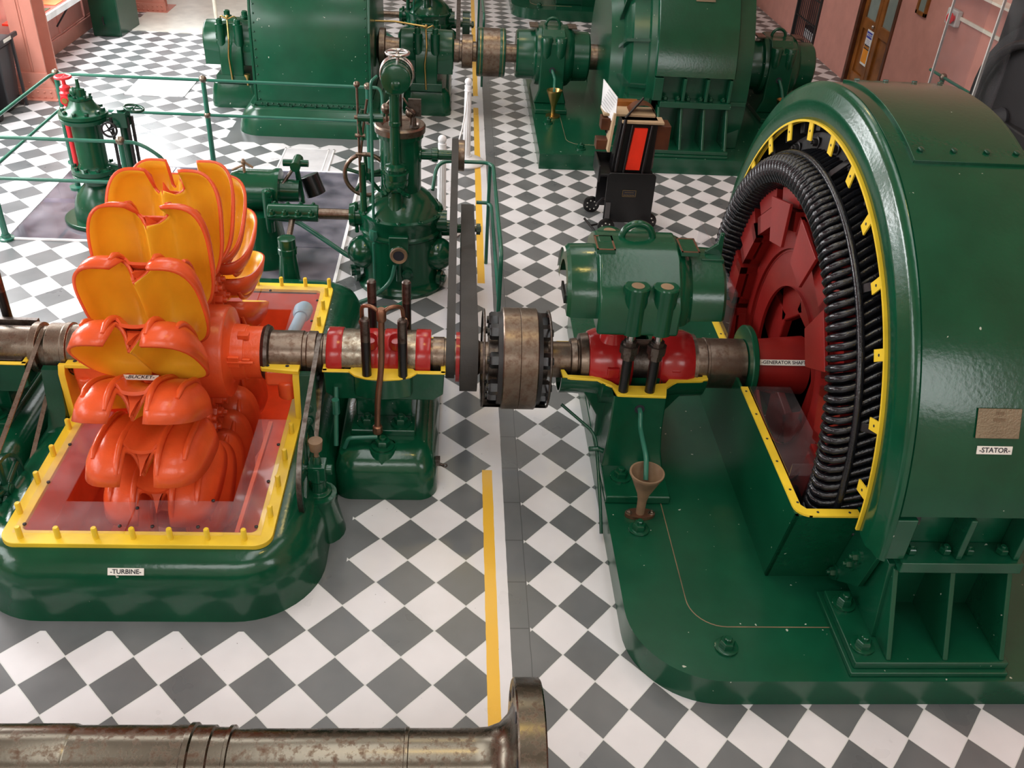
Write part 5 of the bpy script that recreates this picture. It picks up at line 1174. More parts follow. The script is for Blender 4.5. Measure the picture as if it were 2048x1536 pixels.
m = MB().tube([(VX+0.35, VY, 2.9), (VX+0.8, VY, 2.95), (VX+0.95, VY, 2.9)], 0.12, 12).cyl((VX+0.98, VY, 1.3), (VX+0.98, VY, 3.2), 0.10).box(VX+0.8, VX+1.15, VY-0.2, VY+0.2, 2.75, 3.15).tube([(VX+0.3, VY, 1.55), (VX+0.95, VY, 1.45), (VX+0.98, VY, 1.3)], 0.16, 12)
build('bypass_pipe', m, green_d, vv, bev=0.01)
m = MB()
for dx, dy in ((0.72, -0.1), (1.14, -0.08), (1.2, 0.1)): m.cyl((VX+dx, VY+dy, 1.2), (VX+dx, VY+dy, 3.0), 0.045, n=8)
build('tie_rod', m, black_m, vv)
m = MB().torus((VX+0.72, VY-0.35, 2.75), Y_, 0.19, 0.03, 28, 8)
for k in range(4): a = k*PI/2+0.4; m.tube([(VX+0.72, VY-0.35, 2.75), (VX+0.72+0.18*math.cos(a), VY-0.35, 2.75+0.18*math.sin(a))], 0.02, 6)
m.cyl((VX+0.72, VY-0.4, 2.75), (VX+0.72, VY-0.1, 2.75), 0.04); build('hand_wheel', m, black, vv)
m = MB().torus((VX+1.3, VY+0.1, 3.2), (0.2, 0, 1), 0.24, 0.035, 28, 8).cyl((VX+1.0, VY, 3.1), (VX+1.3, VY+0.1, 3.2), 0.06)
for k in range(4): a = k*PI/2; m.tube([(VX+1.3, VY+0.1, 3.2), (VX+1.3+0.22*math.cos(a), VY+0.1+0.22*math.sin(a), 3.2)], 0.02, 6)
build('hand_wheel', m, green_d, vv)
m = MB().cyl((VX-0.62, VY+0.15, 0.9), (VX-0.62, VY+0.15, 2.9), 0.07).lathe((VX-0.62, VY+0.15, 0.85), Z_, [(0, 0.22), (0.08, 0.22), (0.1, 0.08)], 20); build('drain_pipe', m, pipe_g, vv)
build('red_pipe', MB().cyl((VX-0.45, VY-0.02, 1.2), (VX-0.48, VY+0.05, 2.9), 0.075), red_valve, vv)
rv = build('red_gate_valve', MB().lathe((VX-0.38, VY+0.1, 3.1), Z_, [(0, 0.13), (0.06, 0.15), (0.1, 0.1), (0.2, 0.15), (0.45, 0.16), (0.5, 0.12), (0.55, 0.14), (0.6, 0.13), (0.66, 0.05), (0.85, 0.04)], 24).lathe((VX-0.38, VY-0.08, 3.38), Y_, [(0, 0.12), (0.1, 0.14), (0.3, 0.12)], 20), red_valve, vv)
build('red_wheel', MB().torus((VX-0.38, VY+0.1, 3.95), Z_, 0.19, 0.035, 30, 8).tube([(VX-0.57, VY+0.1, 3.95), (VX-0.19, VY+0.1, 3.95)], 0.025, 6).tube([(VX-0.38, VY-0.09, 3.95), (VX-0.38, VY+0.29, 3.95)], 0.025, 6), red_valve, rv)
build('brass_cap', MB().cyl((VX-0.38, VY-0.1, 3.38), (VX-0.38, VY-0.02, 3.38), 0.07), brass, rv)

# pipe railings
def railing(name, lab, rails, posts, group='green pipe railings'):
    xs = [p for r in rails for p in r]; t = thing(name, (sum(p[0] for p in xs)/len(xs), sum(p[1] for p in xs)/len(xs), 0), lab, 'railing', group)
    for r in rails: build('rail', MB().tube(r, 0.048, 12, fillet=0.35), pipe_g, t)
    for x, y, h in posts:
        q = build('post', MB().cyl((x, y, 0), (x, y, h), 0.085, 0.07), pipe_g, t)
        build('foot', MB().lathe((x, y, 0), Z_, [(0, 0.2), (0.06, 0.2), (0.08, 0.12), (0.16, 0.11)], 20), pipe_g, q)
        build('ball', MB().sphere((x, y, h+0.03), 0.115), steel_m, q); build('ball', MB().sphere((x, y, h*0.615), 0.11), steel_m, q)
    return t
railing('pipe_railing', 'long green pipe railing behind the valve and wheel, running right to the governor', [[(-14.5, 14.6, 2.8), (-14.5, 19.9, 2.8), (-5.05, 19.9, 2.8)], [(-14.5, 14.6, 1.72), (-14.5, 19.9, 1.72), (-5.05, 19.9, 1.72)], [(-5.05, 19.9, 2.8), (-4.6, 19.9, 2.8), (-4.6, 19.6, 1.7), (-5.05, 19.9, 1.72)]], [(-14.4, 19.9, 2.8), (-10.03, 19.9, 2.8), (-5.05, 19.9, 2.8)])
railing('pipe_railing', 'green pipe railing in front of the valve, left of the wheel', [[(-17.5, 14.3, 2.84), (-10.8, 14.3, 2.84), (-10.35, 14.3, 2.84), (-9.75, 14.3, 2.42), (-9.9, 14.3, 2.2)], [(-17.5, 14.3, 1.74), (-10.8, 14.3, 1.74)]], [(-14.28, 14.3, 2.84), (-10.8, 14.3, 2.84)])
railing('belt_guard_rail', 'green pipe guard rail round the flat belts, right of the governor', [[(-2.85, 13.2, 2.3), (-2.75, 13.8, 2.85), (-1.33, 13.8, 2.85), (-1.28, 8.6, 2.85), (-1.28, 8.6, 0)], [(-1.72, 13.8, 1.75), (-1.33, 13.8, 1.75), (-1.28, 8.6, 1.75)], [(-1.4, 13.75, 2.8), (-1.4, 13.75, 0)]], [], None)
railing('pipe_railing', 'green handrail by the pink right wall, beyond the nearest generator', [[(13, 20.9, 3.85), (13, 17.1, 3.95)]], [(13, 19.95, 3.85)])
railing('belt_guard_rail', 'dark green guard rail of the second unit, beside the far yellow line', [[(-2.3, 35.1, 2.85), (-1.33, 35.1, 2.85), (-1.28, 29.9, 2.85), (-1.28, 29.9, 0)], [(-1.4, 35.05, 2.8), (-1.4, 35.05, 0)]], [], None)
# white rope stanchions
def stanchion(x, y, lab):
    t = thing('barrier_stanchion', (x, y, 0), lab, 'stanchion', 'white stanchions')
    build('base', MB().lathe((x, y, 0), Z_, [(0, 0.58), (0.05, 0.6), (0.12, 0.56), (0.2, 0.4), (0.26, 0.2), (0.3, 0.18)], 36), white_p, t)
    m = MB()
    # fluted post
    rs = []
    for z, r in ((0.25, 0.13), (0.6, 0.125), (2.45, 0.105)):
        rs.append([(x+(r*(1+0.06*math.cos(12*a)))*math.cos(a), y+(r*(1+0.06*math.cos(12*a)))*math.sin(a), z) for a in [2*PI*i/72 for i in range(72)]])
    m.rings(rs); m.lathe((x, y, 2.42), Z_, [(0, 0.11), (0.04, 0.135), (0.08, 0.11), (0.2, 0.12), (0.22, 0.07)], 24)
    build('post', m, white_p, t); build('ball', MB().sphere((x, y, 2.74), 0.12), white_p, t)
stanchion(-1.93, 21.15, 'white fluted stanchion standing on the yellow line by the second unit'); stanchion(-2.66, 15.7, 'white fluted stanchion half hidden behind the narrow belt and governor')
o = build('barrier_chain', MB().tube([(-1.95, 21.1, 2.45), (-2.05, 20, 1.75), (-2.3, 18.5, 1.35), (-2.5, 17, 1.65), (-2.64, 15.8, 2.4)], 0.025, 6, fillet=0.6), white_p); setp(o, 'thin white chain hanging between the two white stanchions', 'chain')

# ================================================================ SECOND UNIT (closed), one bay behind
YB = YA+PITCH
def LB(prof, n=40): return MB().lathe((prof[0][0], YB, ZA), X_, [(x-prof[0][0], r) for x, r in prof], n)
base_plate(PITCH, 'green base plate with square corner under the second generator', corner=0.1, x1=12.5)
def closed_turbine_bearing(tx, lab, pipe_lab):
    t = thing('turbine_bearing', (tx, YB, 0), lab, 'bearing pedestal')
    a, b, y = tx-0.9, tx+0.95, PITCH
    m = MB(); loft(m, [(a, b, 4.6+y, 8.3+y, 0.35, 0), (a, b, 4.6+y, 8.3+y, 0.35, 0.15), (a+0.03, b-0.03, 4.65+y, 8.25+y, 0.35, 0.6), (a+0.1, b-0.1, 4.72+y, 8.1+y, 0.32, 0.85), (a+0.25, b-0.22, 4.9+y, 8+y, 0.3, 0.95)], 8, cap_top=True); build('plinth', m, green, t)
    m = MB().box(tx-0.6, tx+0.6, YB-0.95, YB+0.95, 0.9, 1.2); build('foot', m, green, t, bev=0.03)
    m = MB().lathe((tx-1.0, YB, ZA), X_, [(0, 0.4), (0, 0.66), (0.05, 0.72), (0.6, 0.74), (0.7, 0.80), (1.3, 0.80), (1.4, 0.74), (1.95, 0.72), (2.0, 0.66), (2.0, 0.4)], 40)
    m.box(tx-0.98, tx+0.98, YB-0.70, YB+0.70, 1.5, 2.2)
    build('drum', m, green_s, t, bev=0.02)
    m = MB()
    m.rings([[(tx-0.42, YB-0.9, 1.15), (tx+0.42, YB-0.9, 1.15), (tx+0.42, YB+0.9, 1.15), (tx-0.42, YB+0.9, 1.15)], [(tx-0.42, YB-0.85, 2.2), (tx+0.42, YB-0.85, 2.2), (tx+0.42, YB+0.85, 2.2), (tx-0.42, YB+0.85, 2.2)], [(tx-0.38, YB-0.5, 2.95), (tx+0.38, YB-0.5, 2.95), (tx+0.38, YB+0.5, 2.95), (tx-0.38, YB+0.5, 2.95)]])
    build('block', m, green, t, bev=0.06)
    m = MB()
    for x in (tx-0.32, tx+0.32):
        for yy in (YB-0.72, YB+0.6): m.lathe((x, yy, 2.0), Z_, [(0, 0.05), (0.3, 0.17), (0.95, 0.17), (0.97, 0.11), (1.12, 0.11), (1.14, 0.08)], 16)
    build('stud_boss', m, green, t)
    build('oil_pipe', MB().tube([(tx-0.02, YB-0.75, 3.1), (tx+0.02, YB-0.98, 2.5), (tx-0.05, YB-1.0, 1.9), (tx, YB-1.0, 1.0)], 0.035, 8, fillet=0.1).tube([(tx-0.3, YB-0.6, 3.05), (tx-0.25, YB-0.7, 3.25), (tx-0.02, YB-0.75, 3.12), (tx+0.25, YB-0.7, 3.25), (tx+0.3, YB-0.6, 3.05)], 0.025, 6, fillet=0.1).sphere((tx-0.02, YB-0.72, 3.2), 0.07), brass, t)
    return t
tbl = closed_turbine_bearing(-10.55, 'far green turbine bearing with brass oil pipe, left of the riveted housing', '')
build('brass_funnel', MB().lathe((-9.95, YB-1.25, 0.95), Z_, [(0, 0.04), (0.25, 0.05), (0.35, 0.11), (0.4, 0.11)], 16), brass, tbl)
closed_turbine_bearing(-3.45, 'far green turbine bearing with brass oil pipe, right of the riveted housing', '')
o = build('oil_line', MB().tube([(-5.3, YB-0.7, 3.3), (-4.6, YB-0.72, 3.32), (-3.5, YB-0.76, 3.2)], 0.035, 8), brass); setp(o, 'thin brass oil line running from the riveted housing to its right-hand bearing', 'pipe')
# riveted wheel housing
th_ = thing('turbine_housing', (-7.2, YB, 0), 'tall closed green riveted turbine housing on a flared base, second unit', 'turbine housing')
hx0, hx1, hy0, hy1 = -9.25, -5.3, 23.45, 30.8
prof2 = [(0.72, 0.45, 0.0), (0.70, 0.42, 0.15), (0.62, 0.36, 0.45), (0.48, 0.28, 0.68), (0.32, 0.16, 0.82), (0.26, 0.13, 0.86), (0.25, 0.12, 0.95), (0.0, 0.0, 0.96)]
m = MB(); loft(m, [(hx0-a, hx1+a, hy0-b, hy1+b, 0.25+a*0.8, z) for a, b, z in prof2], 8); build('flared_base', m, green_s, th_)
m = MB(); loft(m, [(hx0+0.02, hx1-0.02, hy0+0.02, hy1, 0.06, 0.94), (hx0+0.02, hx1-0.02, hy0+0.1, hy1-0.4, 0.06, 3.5), (hx0+0.02, hx1-0.02, hy0+0.5, hy1-1, 0.06, 5.0), (hx0+0.02, hx1-0.02, hy0+1.6, hy1-2, 0.06, 6.0)], 3, cap_top=True)
build('housing_shell', m, green_s, th_)
m = MB(); m.box(hx0-0.05, hx1+0.05, hy0-0.06, hy0+0.02, 0.96, 1.1)
for x in (hx0, hx1): m.hexa([(x-0.04, hy0+0.0, 1.0), (x+0.04, hy0+0.0, 1.0), (x+0.04, hy0+0.3, 1.0), (x-0.04, hy0+0.3, 1.0), (x-0.04, hy0+0.08, 3.5), (x+0.04, hy0+0.08, 3.5), (x+0.04, hy0+0.4, 3.5), (x-0.04, hy0+0.4, 3.5)])
for x in (hx0, hx1): m.hexa([(x-0.04, hy0+0.08, 3.5), (x+0.04, hy0+0.08, 3.5), (x+0.04, hy0+0.4, 3.5), (x-0.04, hy0+0.4, 3.5), (x-0.04, hy0+0.48, 5), (x+0.04, hy0+0.48, 5), (x+0.04, hy0+0.8, 5), (x-0.04, hy0+0.8, 5)])
build('corner_strip', m, green_s, th_, bev=0.01)
rme = build('rivet', MB().sphere((0, 0, 0), 0.035, 1, 5), green_d, mesh_only=True)
for i in range(17):
    z = 1.15+i*0.28
    yy = hy0+0.02+0.08*(z-0.94)/2.56 if z < 3.5 else hy0+0.1+0.4*(z-3.5)/1.5
    for x in (hx0+0.13, hx1-0.13): inst('rivet', rme, th_, (x, yy, z))
for i in range(20): inst('rivet', rme, th_, (hx0+0.2+i*0.187, hy0-0.07, 1.04))
bolts('base_bolt', th_, green_d, [(hx0-0.05+i*0.42, hy0-0.1, 0.96) for i in range(10)], Z_, 0.045, 0.05, washer=False, stud=False)
# shaft line of the second unit
ss = thing('turbine_shaft', (-3, YB, ZA), 'brown steel shaft and collars of the second unit, left of the far drum coupling', 'shaft')
build('journal', LB([(-5.3, 0.4), (-5.2, 0.7), (-5.0, 0.7), (-4.98, 0.42), (-4.5, 0.36), (-2.45, 0.36), (-2.44, 0.42), (-2.25, 0.42), (-2.24, 0.38), (-2.15, 0.38), (-2.14, 0.6), (-1.75, 0.6), (-1.74, 0.36), (-1.6, 0.36)]), steel_b, ss, bev=0.01)
build('sleeve', LB([(-10, 0.35), (-9.2, 0.35)]), steel_b, ss)
dc = thing('drum_coupling', (-1.05, YB, ZA), 'rust brown drum coupling with green bands on the second unit shaft', 'coupling')
build('drum', LB([(-1.58, 0.3), (-1.58, 0.84), (-1.55, 0.87), (-0.55, 0.87), (-0.52, 0.84), (-0.52, 0.3)], 56), steel_b, dc)
for a, b in ((-1.56, -1.36), (-0.74, -0.54)): build('green_band', LB([(a, 0.6), (a, 0.873), (a+0.02, 0.878), (b-0.02, 0.878), (b, 0.873), (b, 0.6)], 56), green_s, dc)
for a in (-1.47, -0.63): build('brass_line', LB([(a, 0.6), (a, 0.882), (a+0.015, 0.882), (a+0.015, 0.6)], 56), brass, dc)
sg = thing('generator_shaft', (3, YB, ZA), 'short brown steel shaft between the far bearing and the second generator', 'shaft')
build('shaft', LB([(-0.52, 0.33), (0.1, 0.33)]), steel_b, sg); build('shaft', LB([(2.4, 0.44), (2.45, 0.46), (3.4, 0.46)]), steel_b, sg)
def closed_gen_bearing(x0, lab, dy=PITCH):
    t = thing('generator_bearing', (x0+1.35, YA+dy, 0.53), lab, 'bearing pedestal')
    m = MB(); cap_mesh(m, x0, x0+2.75, YA+dy, ZA, True); build('drum', m, green_s, t)
    y = dy; c = x0+1.33
    m = MB()
    m.rings([[(c-0.62, 4.5+y, 0.69), (c+0.62, 4.5+y, 0.69), (c+0.62, 6.65+y, 0.69), (c-0.62, 6.65+y, 0.69)], [(c-0.46, 4.42+y, 1.2), (c+0.46, 4.42+y, 1.2), (c+0.46, 6.7+y, 1.2), (c-0.46, 6.7+y, 1.2)], [(c-0.46, 4.42+y, 2.9), (c+0.46, 4.42+y, 2.9), (c+0.46, 6.7+y, 2.9), (c-0.46, 6.7+y, 2.9)], [(c-0.42, 4.9+y, 3.28), (c+0.42, 4.9+y, 3.28), (c+0.42, 6.2+y, 3.28), (c-0.42, 6.2+y, 3.28)]])
    build('block', m, green_s, t, bev=0.05)
    m = MB()
    for x in (c-0.26, c+0.26): m.lathe((x, 4.55+y, 2.1), Z_, [(0, 0.02), (0.4, 0.2), (0.95, 0.23), (1.0, 0.2)], 20)
    build('bolt_boss', m, green_s, t)
    build('foot', MB().box(c-0.6, c+0.6, 3.75+y, 7.3+y, 0.53, 0.69), green_s, t, bev=0.03)
    m = MB().torus((c, 5.5+y, 3.3), Y_, 0.26, 0.055, 28, 10, PI, 2*PI); build('lifting_eye', m, green_s, t)
    for x in (x0+0.62, x0+2.05): build('hand_hole_cover', MB().box(x-0.16, x+0.16, 5.2+y, 5.8+y, 3.26, 3.32), steel_b, t, bev=0.01)
    build('oil_pipe', MB().tube([(c, 4.42+y, 1.95), (c, 4.3+y, 1.95), (c+0.1, 4.2+y, 1.7), (c+0.06, 3.75+y, 1.45), (c+0.04, 3.6+y, 1.2)], 0.06, 10, fillet=0.1), pipe_g, t)
    build('pipe_hole', MB().cyl((c, 4.43+y, 1.95), (c, 4.405+y, 1.95), 0.11), ink, t)
    f = thing('oil_funnel', (c+0.05, 3.5+y, 0.53), 'brass oil funnel on the second unit, in front of its ' + ('bearing near the aisle' if x0 < 5 else 'right-hand bearing'), 'funnel', 'brass funnels of the second unit')
    build('cone', MB().lathe((c+0.05, 3.5+y, 0.58), Z_, [(0, 0.08), (0.3, 0.08), (0.4, 0.11), (0.85, 0.27), (0.9, 0.29), (0.93, 0.29), (0.93, 0.26), (0.87, 0.24), (0.5, 0.07), (0.45, 0)], 28), brass, f)
    build('foot', MB().lathe((c+0.05, 3.5+y, 0.535), Z_, [(0, 0.26), (0.05, 0.26), (0.06, 0.1)], 20), brass, f)
    return t
closed_gen_bearing(-0.12, 'far green generator bearing with lifting eye, right of the drum coupling')
closed_gen_bearing(8.45, 'far green bearing at the right end of the second generator, near the wooden door')
g2 = thing('generator', (5.5, YB, 0.53), 'second green generator behind the black trolley, fully closed', 'generator')
gen_housing(g2, YB, 4.25, 6.95)
m = MB(); m.lathe((3.45, YB, ZA), X_, [(0, 1.2), (0, 4.3), (0.1, 4.5), (0.6, 4.6), (0.62, 4.85), (0.82, 4.9), (0.82, 1.2)], 80, True)
build('end_shield', m, green_s, g2)
m = MB(); m.lathe((6.94, YB, ZA), X_, [(0, 1.2), (0, 4.9), (0.6, 4.85), (0.7, 4.5), (0.8, 1.2)], 80, True); build('end_shield', m, green_s, g2)
m = MB()
for k in range(5):
    a = math.radians(185+k*40); y, z = YB+3.6*math.cos(a), ZA+3.6*math.sin(a)
m.lathe((2.95, YB, ZA), X_, [(0, 0.9), (0.1, 2.9), (0.5, 3.1), (0.5, 0.9)], 60); build('inner_cover', m, green_s, g2)
m = MB()
for a in (158, 176, 196, 140, 122):
    q = math.radians(a); e_ = Vector((0, math.cos(q), math.sin(q))); n_ = Vector((0, -math.sin(q), math.cos(q))); o3 = Vector((0, YB, ZA))
    m.hexa([o3+Vector((3.3, 0, 0))+e_*2.9-n_*0.05, o3+Vector((3.3, 0, 0))+e_*2.9+n_*0.05, o3+Vector((3.3, 0, 0))+e_*4.55+n_*0.05, o3+Vector((3.3, 0, 0))+e_*4.55-n_*0.05, o3+Vector((4.1, 0, 0))+e_*2.9-n_*0.05, o3+Vector((4.1, 0, 0))+e_*2.9+n_*0.05, o3+Vector((4.1, 0, 0))+e_*4.75+n_*0.05, o3+Vector((4.1, 0, 0))+e_*4.75-n_*0.05])
build('shield_rib', m, green_d, g2)
m = MB()
for x0_, x1_ in ((3.4, 4.2), (6.96, 7.5)): m.box(x0_, x1_, YB-4.95, YB-4.3, 2.05, 2.2); m.box(x0_, x1_, YB-4.75, YB-4.2, 0.53, 2.05)
build('side_flange', m, green_s, g2, bev=0.02)
m = MB()
for x in (5.25, 5.9, 6.6): m.lathe((x-0.015, YB, ZA), X_, [(0, 5.0), (0, 5.18), (0.03, 5.18), (0.03, 5.0)], 60, True, PI+math.radians(9), PI+math.radians(42))
build('barrel_rib', m, green_s, g2)
er = Vector((0, -math.cos(math.radians(38)), math.sin(math.radians(38)))); ey = Vector((0, math.sin(math.radians(38)), math.cos(math.radians(38)))); p = Vector((5.75, YB, ZA))+er*5.16
build('name_plate', MB().hexa([p+Vector(X_)*a*0.32+ey*b*0.22+er*c for c in (0, 0.02) for a, b in ((-1, -1), (1, -1), (1, 1), (-1, 1))]), plate_m, g2)
# third unit: base plate and lower parts seen at the top edge
base_plate(2*PITCH, 'green base plate of the third unit at the top edge of the picture', x1=13)
t = thing('generator', (5, YA+2*PITCH, 0.53), 'third green generator, only its lower casing seen at the top edge', 'generator')
m = MB().lathe((3.3, YA+2*PITCH, ZA), X_, [(0, 1), (0, 4.4), (0.3, 4.6), (1, 4.7), (1, 5.1), (3.6, 5.1), (3.6, 1)], 60); build('stator_barrel', m, green_s, t)
m = MB().box(2.9, 6.9, YA+2*PITCH-4.6, YA+2*PITCH+4.6, 0.53, 2.2); build('lower_frame', m, green_d, t, bev=0.05)
build('oil_pipe', MB().tube([(2.75, YA+2*PITCH-3.2, 2.6), (2.75, YA+2*PITCH-3.4, 1.2), (2.4, YA+2*PITCH-4.0, 0.9), (2.1, YA+2*PITCH-4.0, 0.9)], 0.12, 10, fillet=0.5), pipe_g, t)
t = thing('generator_bearing', (1.2, YA+2*PITCH, 0.53), 'green bearing pedestal of the third unit at the top edge', 'bearing pedestal')
m = MB(); m.box(0.75, 1.75, 4.42+2*PITCH, 6.7+2*PITCH, 0.53, 3.2); build('column', m, green_s, t, bev=0.05)
m = MB(); cap_mesh(m, -0.12, 2.6, YA+2*PITCH, ZA, True); build('drum', m, green_s, t)

# ================================================================ TROLLEY WITH COIL SECTION
tr = thing('display_trolley', (2.8, 16.6, 0), 'black wheeled trolley carrying a bright red panel and brown coil section, behind the raised cap', 'trolley')
tx, ty = 2.10, 16.25
m = MB(); m.prism([(x, z) for x, z in rrect(tx, tx+1.42, 0.22, 1.75, 0.12, 5)], 'y', ty, ty+0.06); m.prism([(x, z) for x, z in rrect(tx-0.1, tx+1.3, 0.25, 1.75, 0.12, 5)], 'y', ty+1.15, ty+1.21)
build('side_panel', m, black, tr, bev=0.02)
build('top_shelf', MB().box(tx-0.25, tx+1.35, ty+0.02, ty+1.2, 1.62, 1.70).box(tx-0.28, tx-0.22, ty, ty+1.2, 1.45, 1.95).box(tx-0.28, tx+0.3, ty+1.14, ty+1.2, 1.6, 1.95), black, tr, bev=0.02)
npb = build('name_plate', MB().box(tx+0.48, tx+0.88, ty-0.02, ty, 1.05, 1.25), ink, tr)
m = MB(); 
for q in ((tx+0.48, tx+0.88, 1.24, 1.25), (tx+0.48, tx+0.88, 1.05, 1.06), (tx+0.48, tx+0.49, 1.05, 1.25), (tx+0.87, tx+0.88, 1.05, 1.25)): m.box(q[0], q[1], ty-0.025, ty-0.02, q[2], q[3])
build('gold_border', m, brass, npb); text('-------', 0.12, brass, npb, (tx+0.68, ty-0.022, 1.19), X_, (0, -1, 0)); text('~~~~', 0.14, brass, npb, (tx+0.68, ty-0.022, 1.1), X_, (0, -1, 0))
for x, y in ((tx+0.05, ty-0.42), (tx-0.2, ty+1.2), (tx+1.38, ty+0.1), (tx+1.3, ty+1.2)):
    w_ = build('wheel', MB().lathe((x, y-0.04, 0.25), Y_, [(0, 0.1), (0, 0.2), (0.02, 0.25), (0.1, 0.25), (0.12, 0.2), (0.12, 0.1)], 32), black, tr)
    m = MB()
    for k in range(7): a = 2*PI*k/7; m.cyl((x+0.14*math.cos(a), y-0.045, 0.25+0.14*math.sin(a)), (x+0.14*math.cos(a), y-0.05, 0.25+0.14*math.sin(a)), 0.022, n=8)
    build('wheel_hole', m, label_m, w_)
build('wheel_bracket', MB().hexa([(tx-0.02, ty-0.42, 0.25), (tx+0.12, ty-0.42, 0.25), (tx+0.12, ty-0.36, 0.25), (tx-0.02, ty-0.36, 0.25), (tx+0.03, ty-0.04, 0.85), (tx+0.17, ty-0.04, 0.85), (tx+0.17, ty, 0.85), (tx+0.03, ty, 0.85)]).tube([(tx-0.2, ty+0.2, 0.7), (tx, ty+0.5, 0.75), (tx+0.2, ty+0.6, 0.7)], 0.03, 6), grey_plastic, tr)
build('tow_bar', MB().tube([(tx-0.55, ty+0.05, 0.3), (tx-0.35, ty-0.12, 0.12), (tx-0.25, ty-0.25, 0.05)], 0.035, 6).tube([(tx-0.35, ty-0.1, 0.14), (tx+0.7, ty+0.3, 0.2)], 0.03, 6), black, tr)
m = MB(); m.hexa([(tx+0.1, ty+0.2, 1.7), (tx+1.28, ty+0.25, 1.7), (tx+1.28, ty+0.7, 1.7), (tx+0.1, ty+0.7, 1.7), (tx+0.28, ty+0.45, 3.15), (tx+1.36, ty+0.5, 3.15), (tx+1.36, ty+0.9, 3.15), (tx+0.28, ty+0.9, 3.15)])
build('pole_body', m, black, tr, bev=0.02)
m = MB(); m.hexa([(tx+0.52, ty+0.15, 1.8), (tx+0.92, ty+0.15, 1.8), (tx+0.92, ty+0.3, 1.8), (tx+0.52, ty+0.3, 1.8), (tx+0.68, ty+0.36, 2.95), (tx+1.05, ty+0.36, 2.95), (tx+1.05, ty+0.5, 2.95), (tx+0.68, ty+0.5, 2.95)])
build('red_panel', m, red_plate, tr)
m = MB().tube([(tx+0.22, ty+0.1, 1.75), (tx+0.38, ty+0.35, 3.2)], 0.05, 8).tube([(tx+0.45, ty+0.1, 1.72), (tx+0.6, ty+0.35, 3.05)], 0.035, 8).tube([(tx+1.0, ty+0.1, 1.72), (tx+1.16, ty+0.35, 3.05)], 0.035, 8); build('clamp_bar', m, black, tr)
build('side_board', MB().hexa([(tx-0.05, ty+0.3, 2.25), (tx+0.02, ty+0.3, 2.25), (tx+0.02, ty+0.9, 2.25), (tx-0.05, ty+0.9, 2.25), (tx+0.06, ty+0.5, 3.3), (tx+0.13, ty+0.5, 3.3), (tx+0.13, ty+1.1, 3.3), (tx+0.06, ty+1.1, 3.3)]), card, tr)
build('wood_block', MB().box(tx-0.35, tx+0.0, ty+0.6, ty+1.0, 2.2, 2.5).box(tx-0.25, tx+0.05, ty+0.7, ty+1.1, 2.75, 3.1), wood_d, tr, bev=0.02)
tbm = build('top_board', MB().box(tx-0.2, tx+1.3, ty+0.75, ty+1.5, 3.15, 3.22).box(tx+0.3, tx+1.5, ty+0.35, ty+0.85, 3.08, 3.15), card, tr, bev=0.01)
m = MB(); m.lathe((tx+0.95, ty+0.9, 3.0), Y_, [(0, 0.45), (0.5, 0.45)], 24, True, PI, 2*PI); m.box(tx+1.2, tx+1.75, ty+0.5, ty+1.1, 2.3, 3.0); build('laminated_core', m, wood_d, tr, bev=0.02)
build('brown_edge', MB().box(tx+0.05, tx+0.9, ty+1.5, ty+1.8, 3.15, 3.35), wood, tr)
build('rod', MB().tube([(tx+0.4, ty+0.6, 3.15), (tx+0.95, ty+1.1, 3.6)], 0.035, 6), black, tr)
build('column_rod', MB().cyl((tx+1.35, ty+0.6, 1.7), (tx+1.35, ty+0.6, 2.5), 0.045), steel_k, tr)
sgn = thing('information_sign', (tx+0.1, ty+0.9, 3.3), 'white printed information sign rising from the black trolley', 'sign')
ps = [Vector((tx-0.27, ty+1.05, 4.1)), Vector((tx+0.10, ty+0.55, 3.75)), Vector((tx+0.12, ty+0.55, 2.95)), Vector((tx-0.25, ty+1.05, 3.3))]
nn = (ps[1]-ps[0]).cross(ps[2]-ps[0]).normalized()
brd = build('board', MB().hexa([p for p in ps]+[p+nn*0.02 for p in ps]), white_p, sgn)
ctr = sum(ps, Vector())/4; fx = (ps[1]-ps[0]).normalized(); nz_ = fx.cross((ps[0]-ps[3]).normalized()).normalized(); uy = nz_.cross(fx)
for k in range(7): text('------------', 0.11, ink, brd, ctr+uy*(0.3-0.09*k)+nz_*0.026, fx, nz_)
build('support', MB().tube([(tx+0.0, ty+0.9, 2.6), (tx-0.05, ty+0.9, 3.35)], 0.03, 6), black, sgn)

# ================================================================ FOREGROUND SHAFT ON STANDS
FY, FZ = -2.2, 1.2
def LF(prof, n=56): return MB().lathe((prof[0][0], FY, FZ), X_, [(x-prof[0][0], r) for x, r in prof], n)
fs = thing('spare_shaft', (-5, FY, 0), 'long spare brown steel shaft with end flange lying along the bottom edge', 'shaft')
build('body', LF([(-12, 0.52), (-6.72, 0.52), (-6.68, 0.505), (-6.66, 0.50), (-5.35, 0.50), (-5.33, 0.53), (-5.27, 0.53), (-5.25, 0.50), (-5.05, 0.50), (-5.03, 0.475), (-4.87, 0.475), (-4.86, 0.50), (-4.82, 0.50), (-4.81, 0.455), (-2.75, 0.455), (-2.74, 0.47), (-2.70, 0.47), (-2.69, 0.455), (-1.9, 0.455), (-1.72, 0.47), (-1.58, 0.52), (-1.48, 0.62), (-1.42, 0.76)]), steel_f, fs)
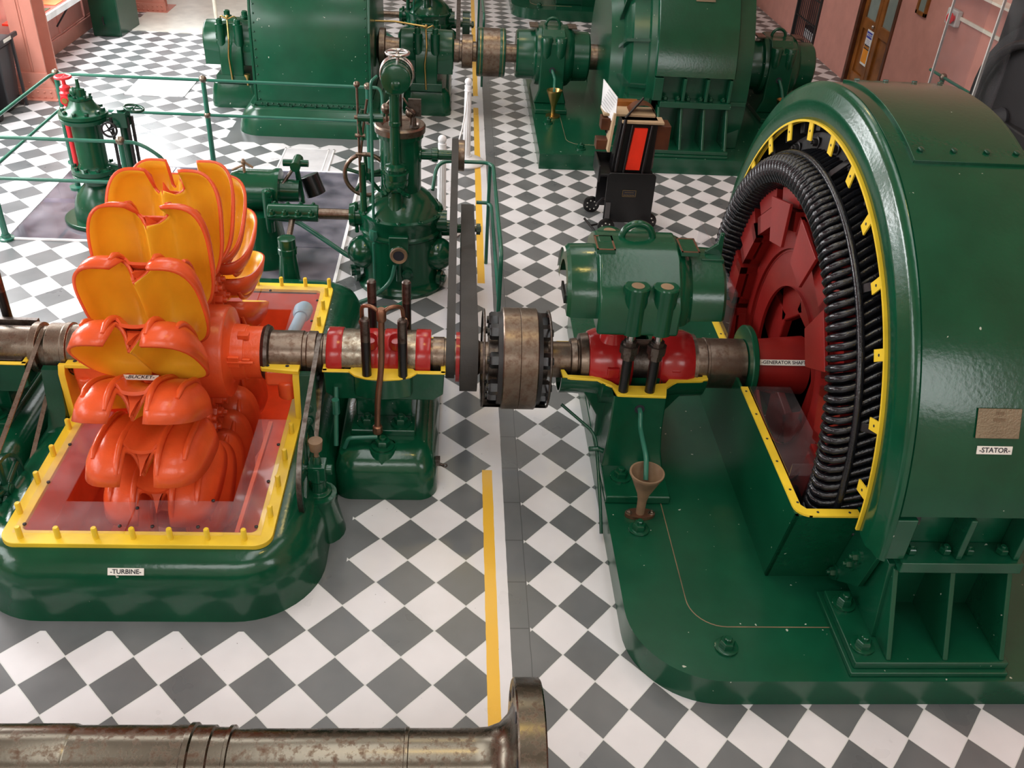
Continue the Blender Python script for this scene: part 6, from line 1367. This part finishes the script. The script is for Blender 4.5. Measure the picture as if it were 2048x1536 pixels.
build('end_flange', LF([(-1.42, 0.3), (-1.42, 1.04), (-1.40, 1.06), (-1.10, 1.06), (-1.08, 1.04), (-1.08, 0.3)], 72), steel_f, fs)
m = MB()
for k in range(10): a = 2*PI*k/10+0.25; m.cyl((-1.425, FY+0.9*math.cos(a), FZ+0.9*math.sin(a)), (-1.43, FY+0.9*math.cos(a), FZ+0.9*math.sin(a)), 0.07, n=16)
build('bolt_hole', m, ink, fs)
for x in (-3.2, -9): build('stand', MB().prism([(FY-0.9, 0), (FY+0.9, 0), (FY+0.45, FZ-0.42), (FY-0.45, FZ-0.42)], 'x', x-0.2, x+0.2), wood_d, fs, bev=0.02)

# ================================================================ DARK MACHINE AND ACRYLIC SCREENS AT THE RIGHT
dm = thing('dark_machine', (14, 14, 0), 'dark grey machine with a big wheel behind the acrylic screens at upper right', 'machine')
build('wheel', MB().lathe((12.2, 14.0, 4.6), (1, 0.15, 0), [(0, 1.0), (0, 2.2), (0.3, 2.25), (0.3, 1.0)], 48).torus((12.0, 14.0, 4.6), (1, 0.15, 0), 1.7, 0.12, 40, 8), black_m, dm)
build('shaft', MB().lathe((11.75, 14.6, 4.3), (1, 0, 0), [(0, 0.18), (0.3, 0.28), (0.5, 0.2), (0.8, 0.3), (1.3, 0.3)], 24), grey_plastic, dm)
build('frame', MB().box(12.0, 15, 13, 16.9, 0, 4.3).box(12.6, 15, 15.4, 16.9, 4.3, 7), black_m, dm, bev=0.05)
build('yellow_guard', MB().box(10.3, 10.42, 9.6, 10.4, 2.8, 5.2), yellow, dm)
for x, y0_, y1_, lab in ((12.2, 17.2, 19.2, 'clear acrylic screen standing nearer the pink wall, upper right'), (11.5, 14.3, 15.3, 'clear acrylic screen with bright edge in front of the dark machine')):
    t = thing('acrylic_screen', (x, (y0_+y1_)/2, 0), lab, 'screen', 'acrylic screens')
    build('sheet', MB().box(x, x+0.05, y0_, y1_, 0.3, 9), clear, t); build('bright_edge', MB().box(x-0.01, x+0.06, y1_, y1_+0.04, 0.3, 9), light_grey, t)
    build('base', MB().box(x-0.3, x+0.35, y0_-0.1, y1_+0.15, 0, 0.3), black_m, t)
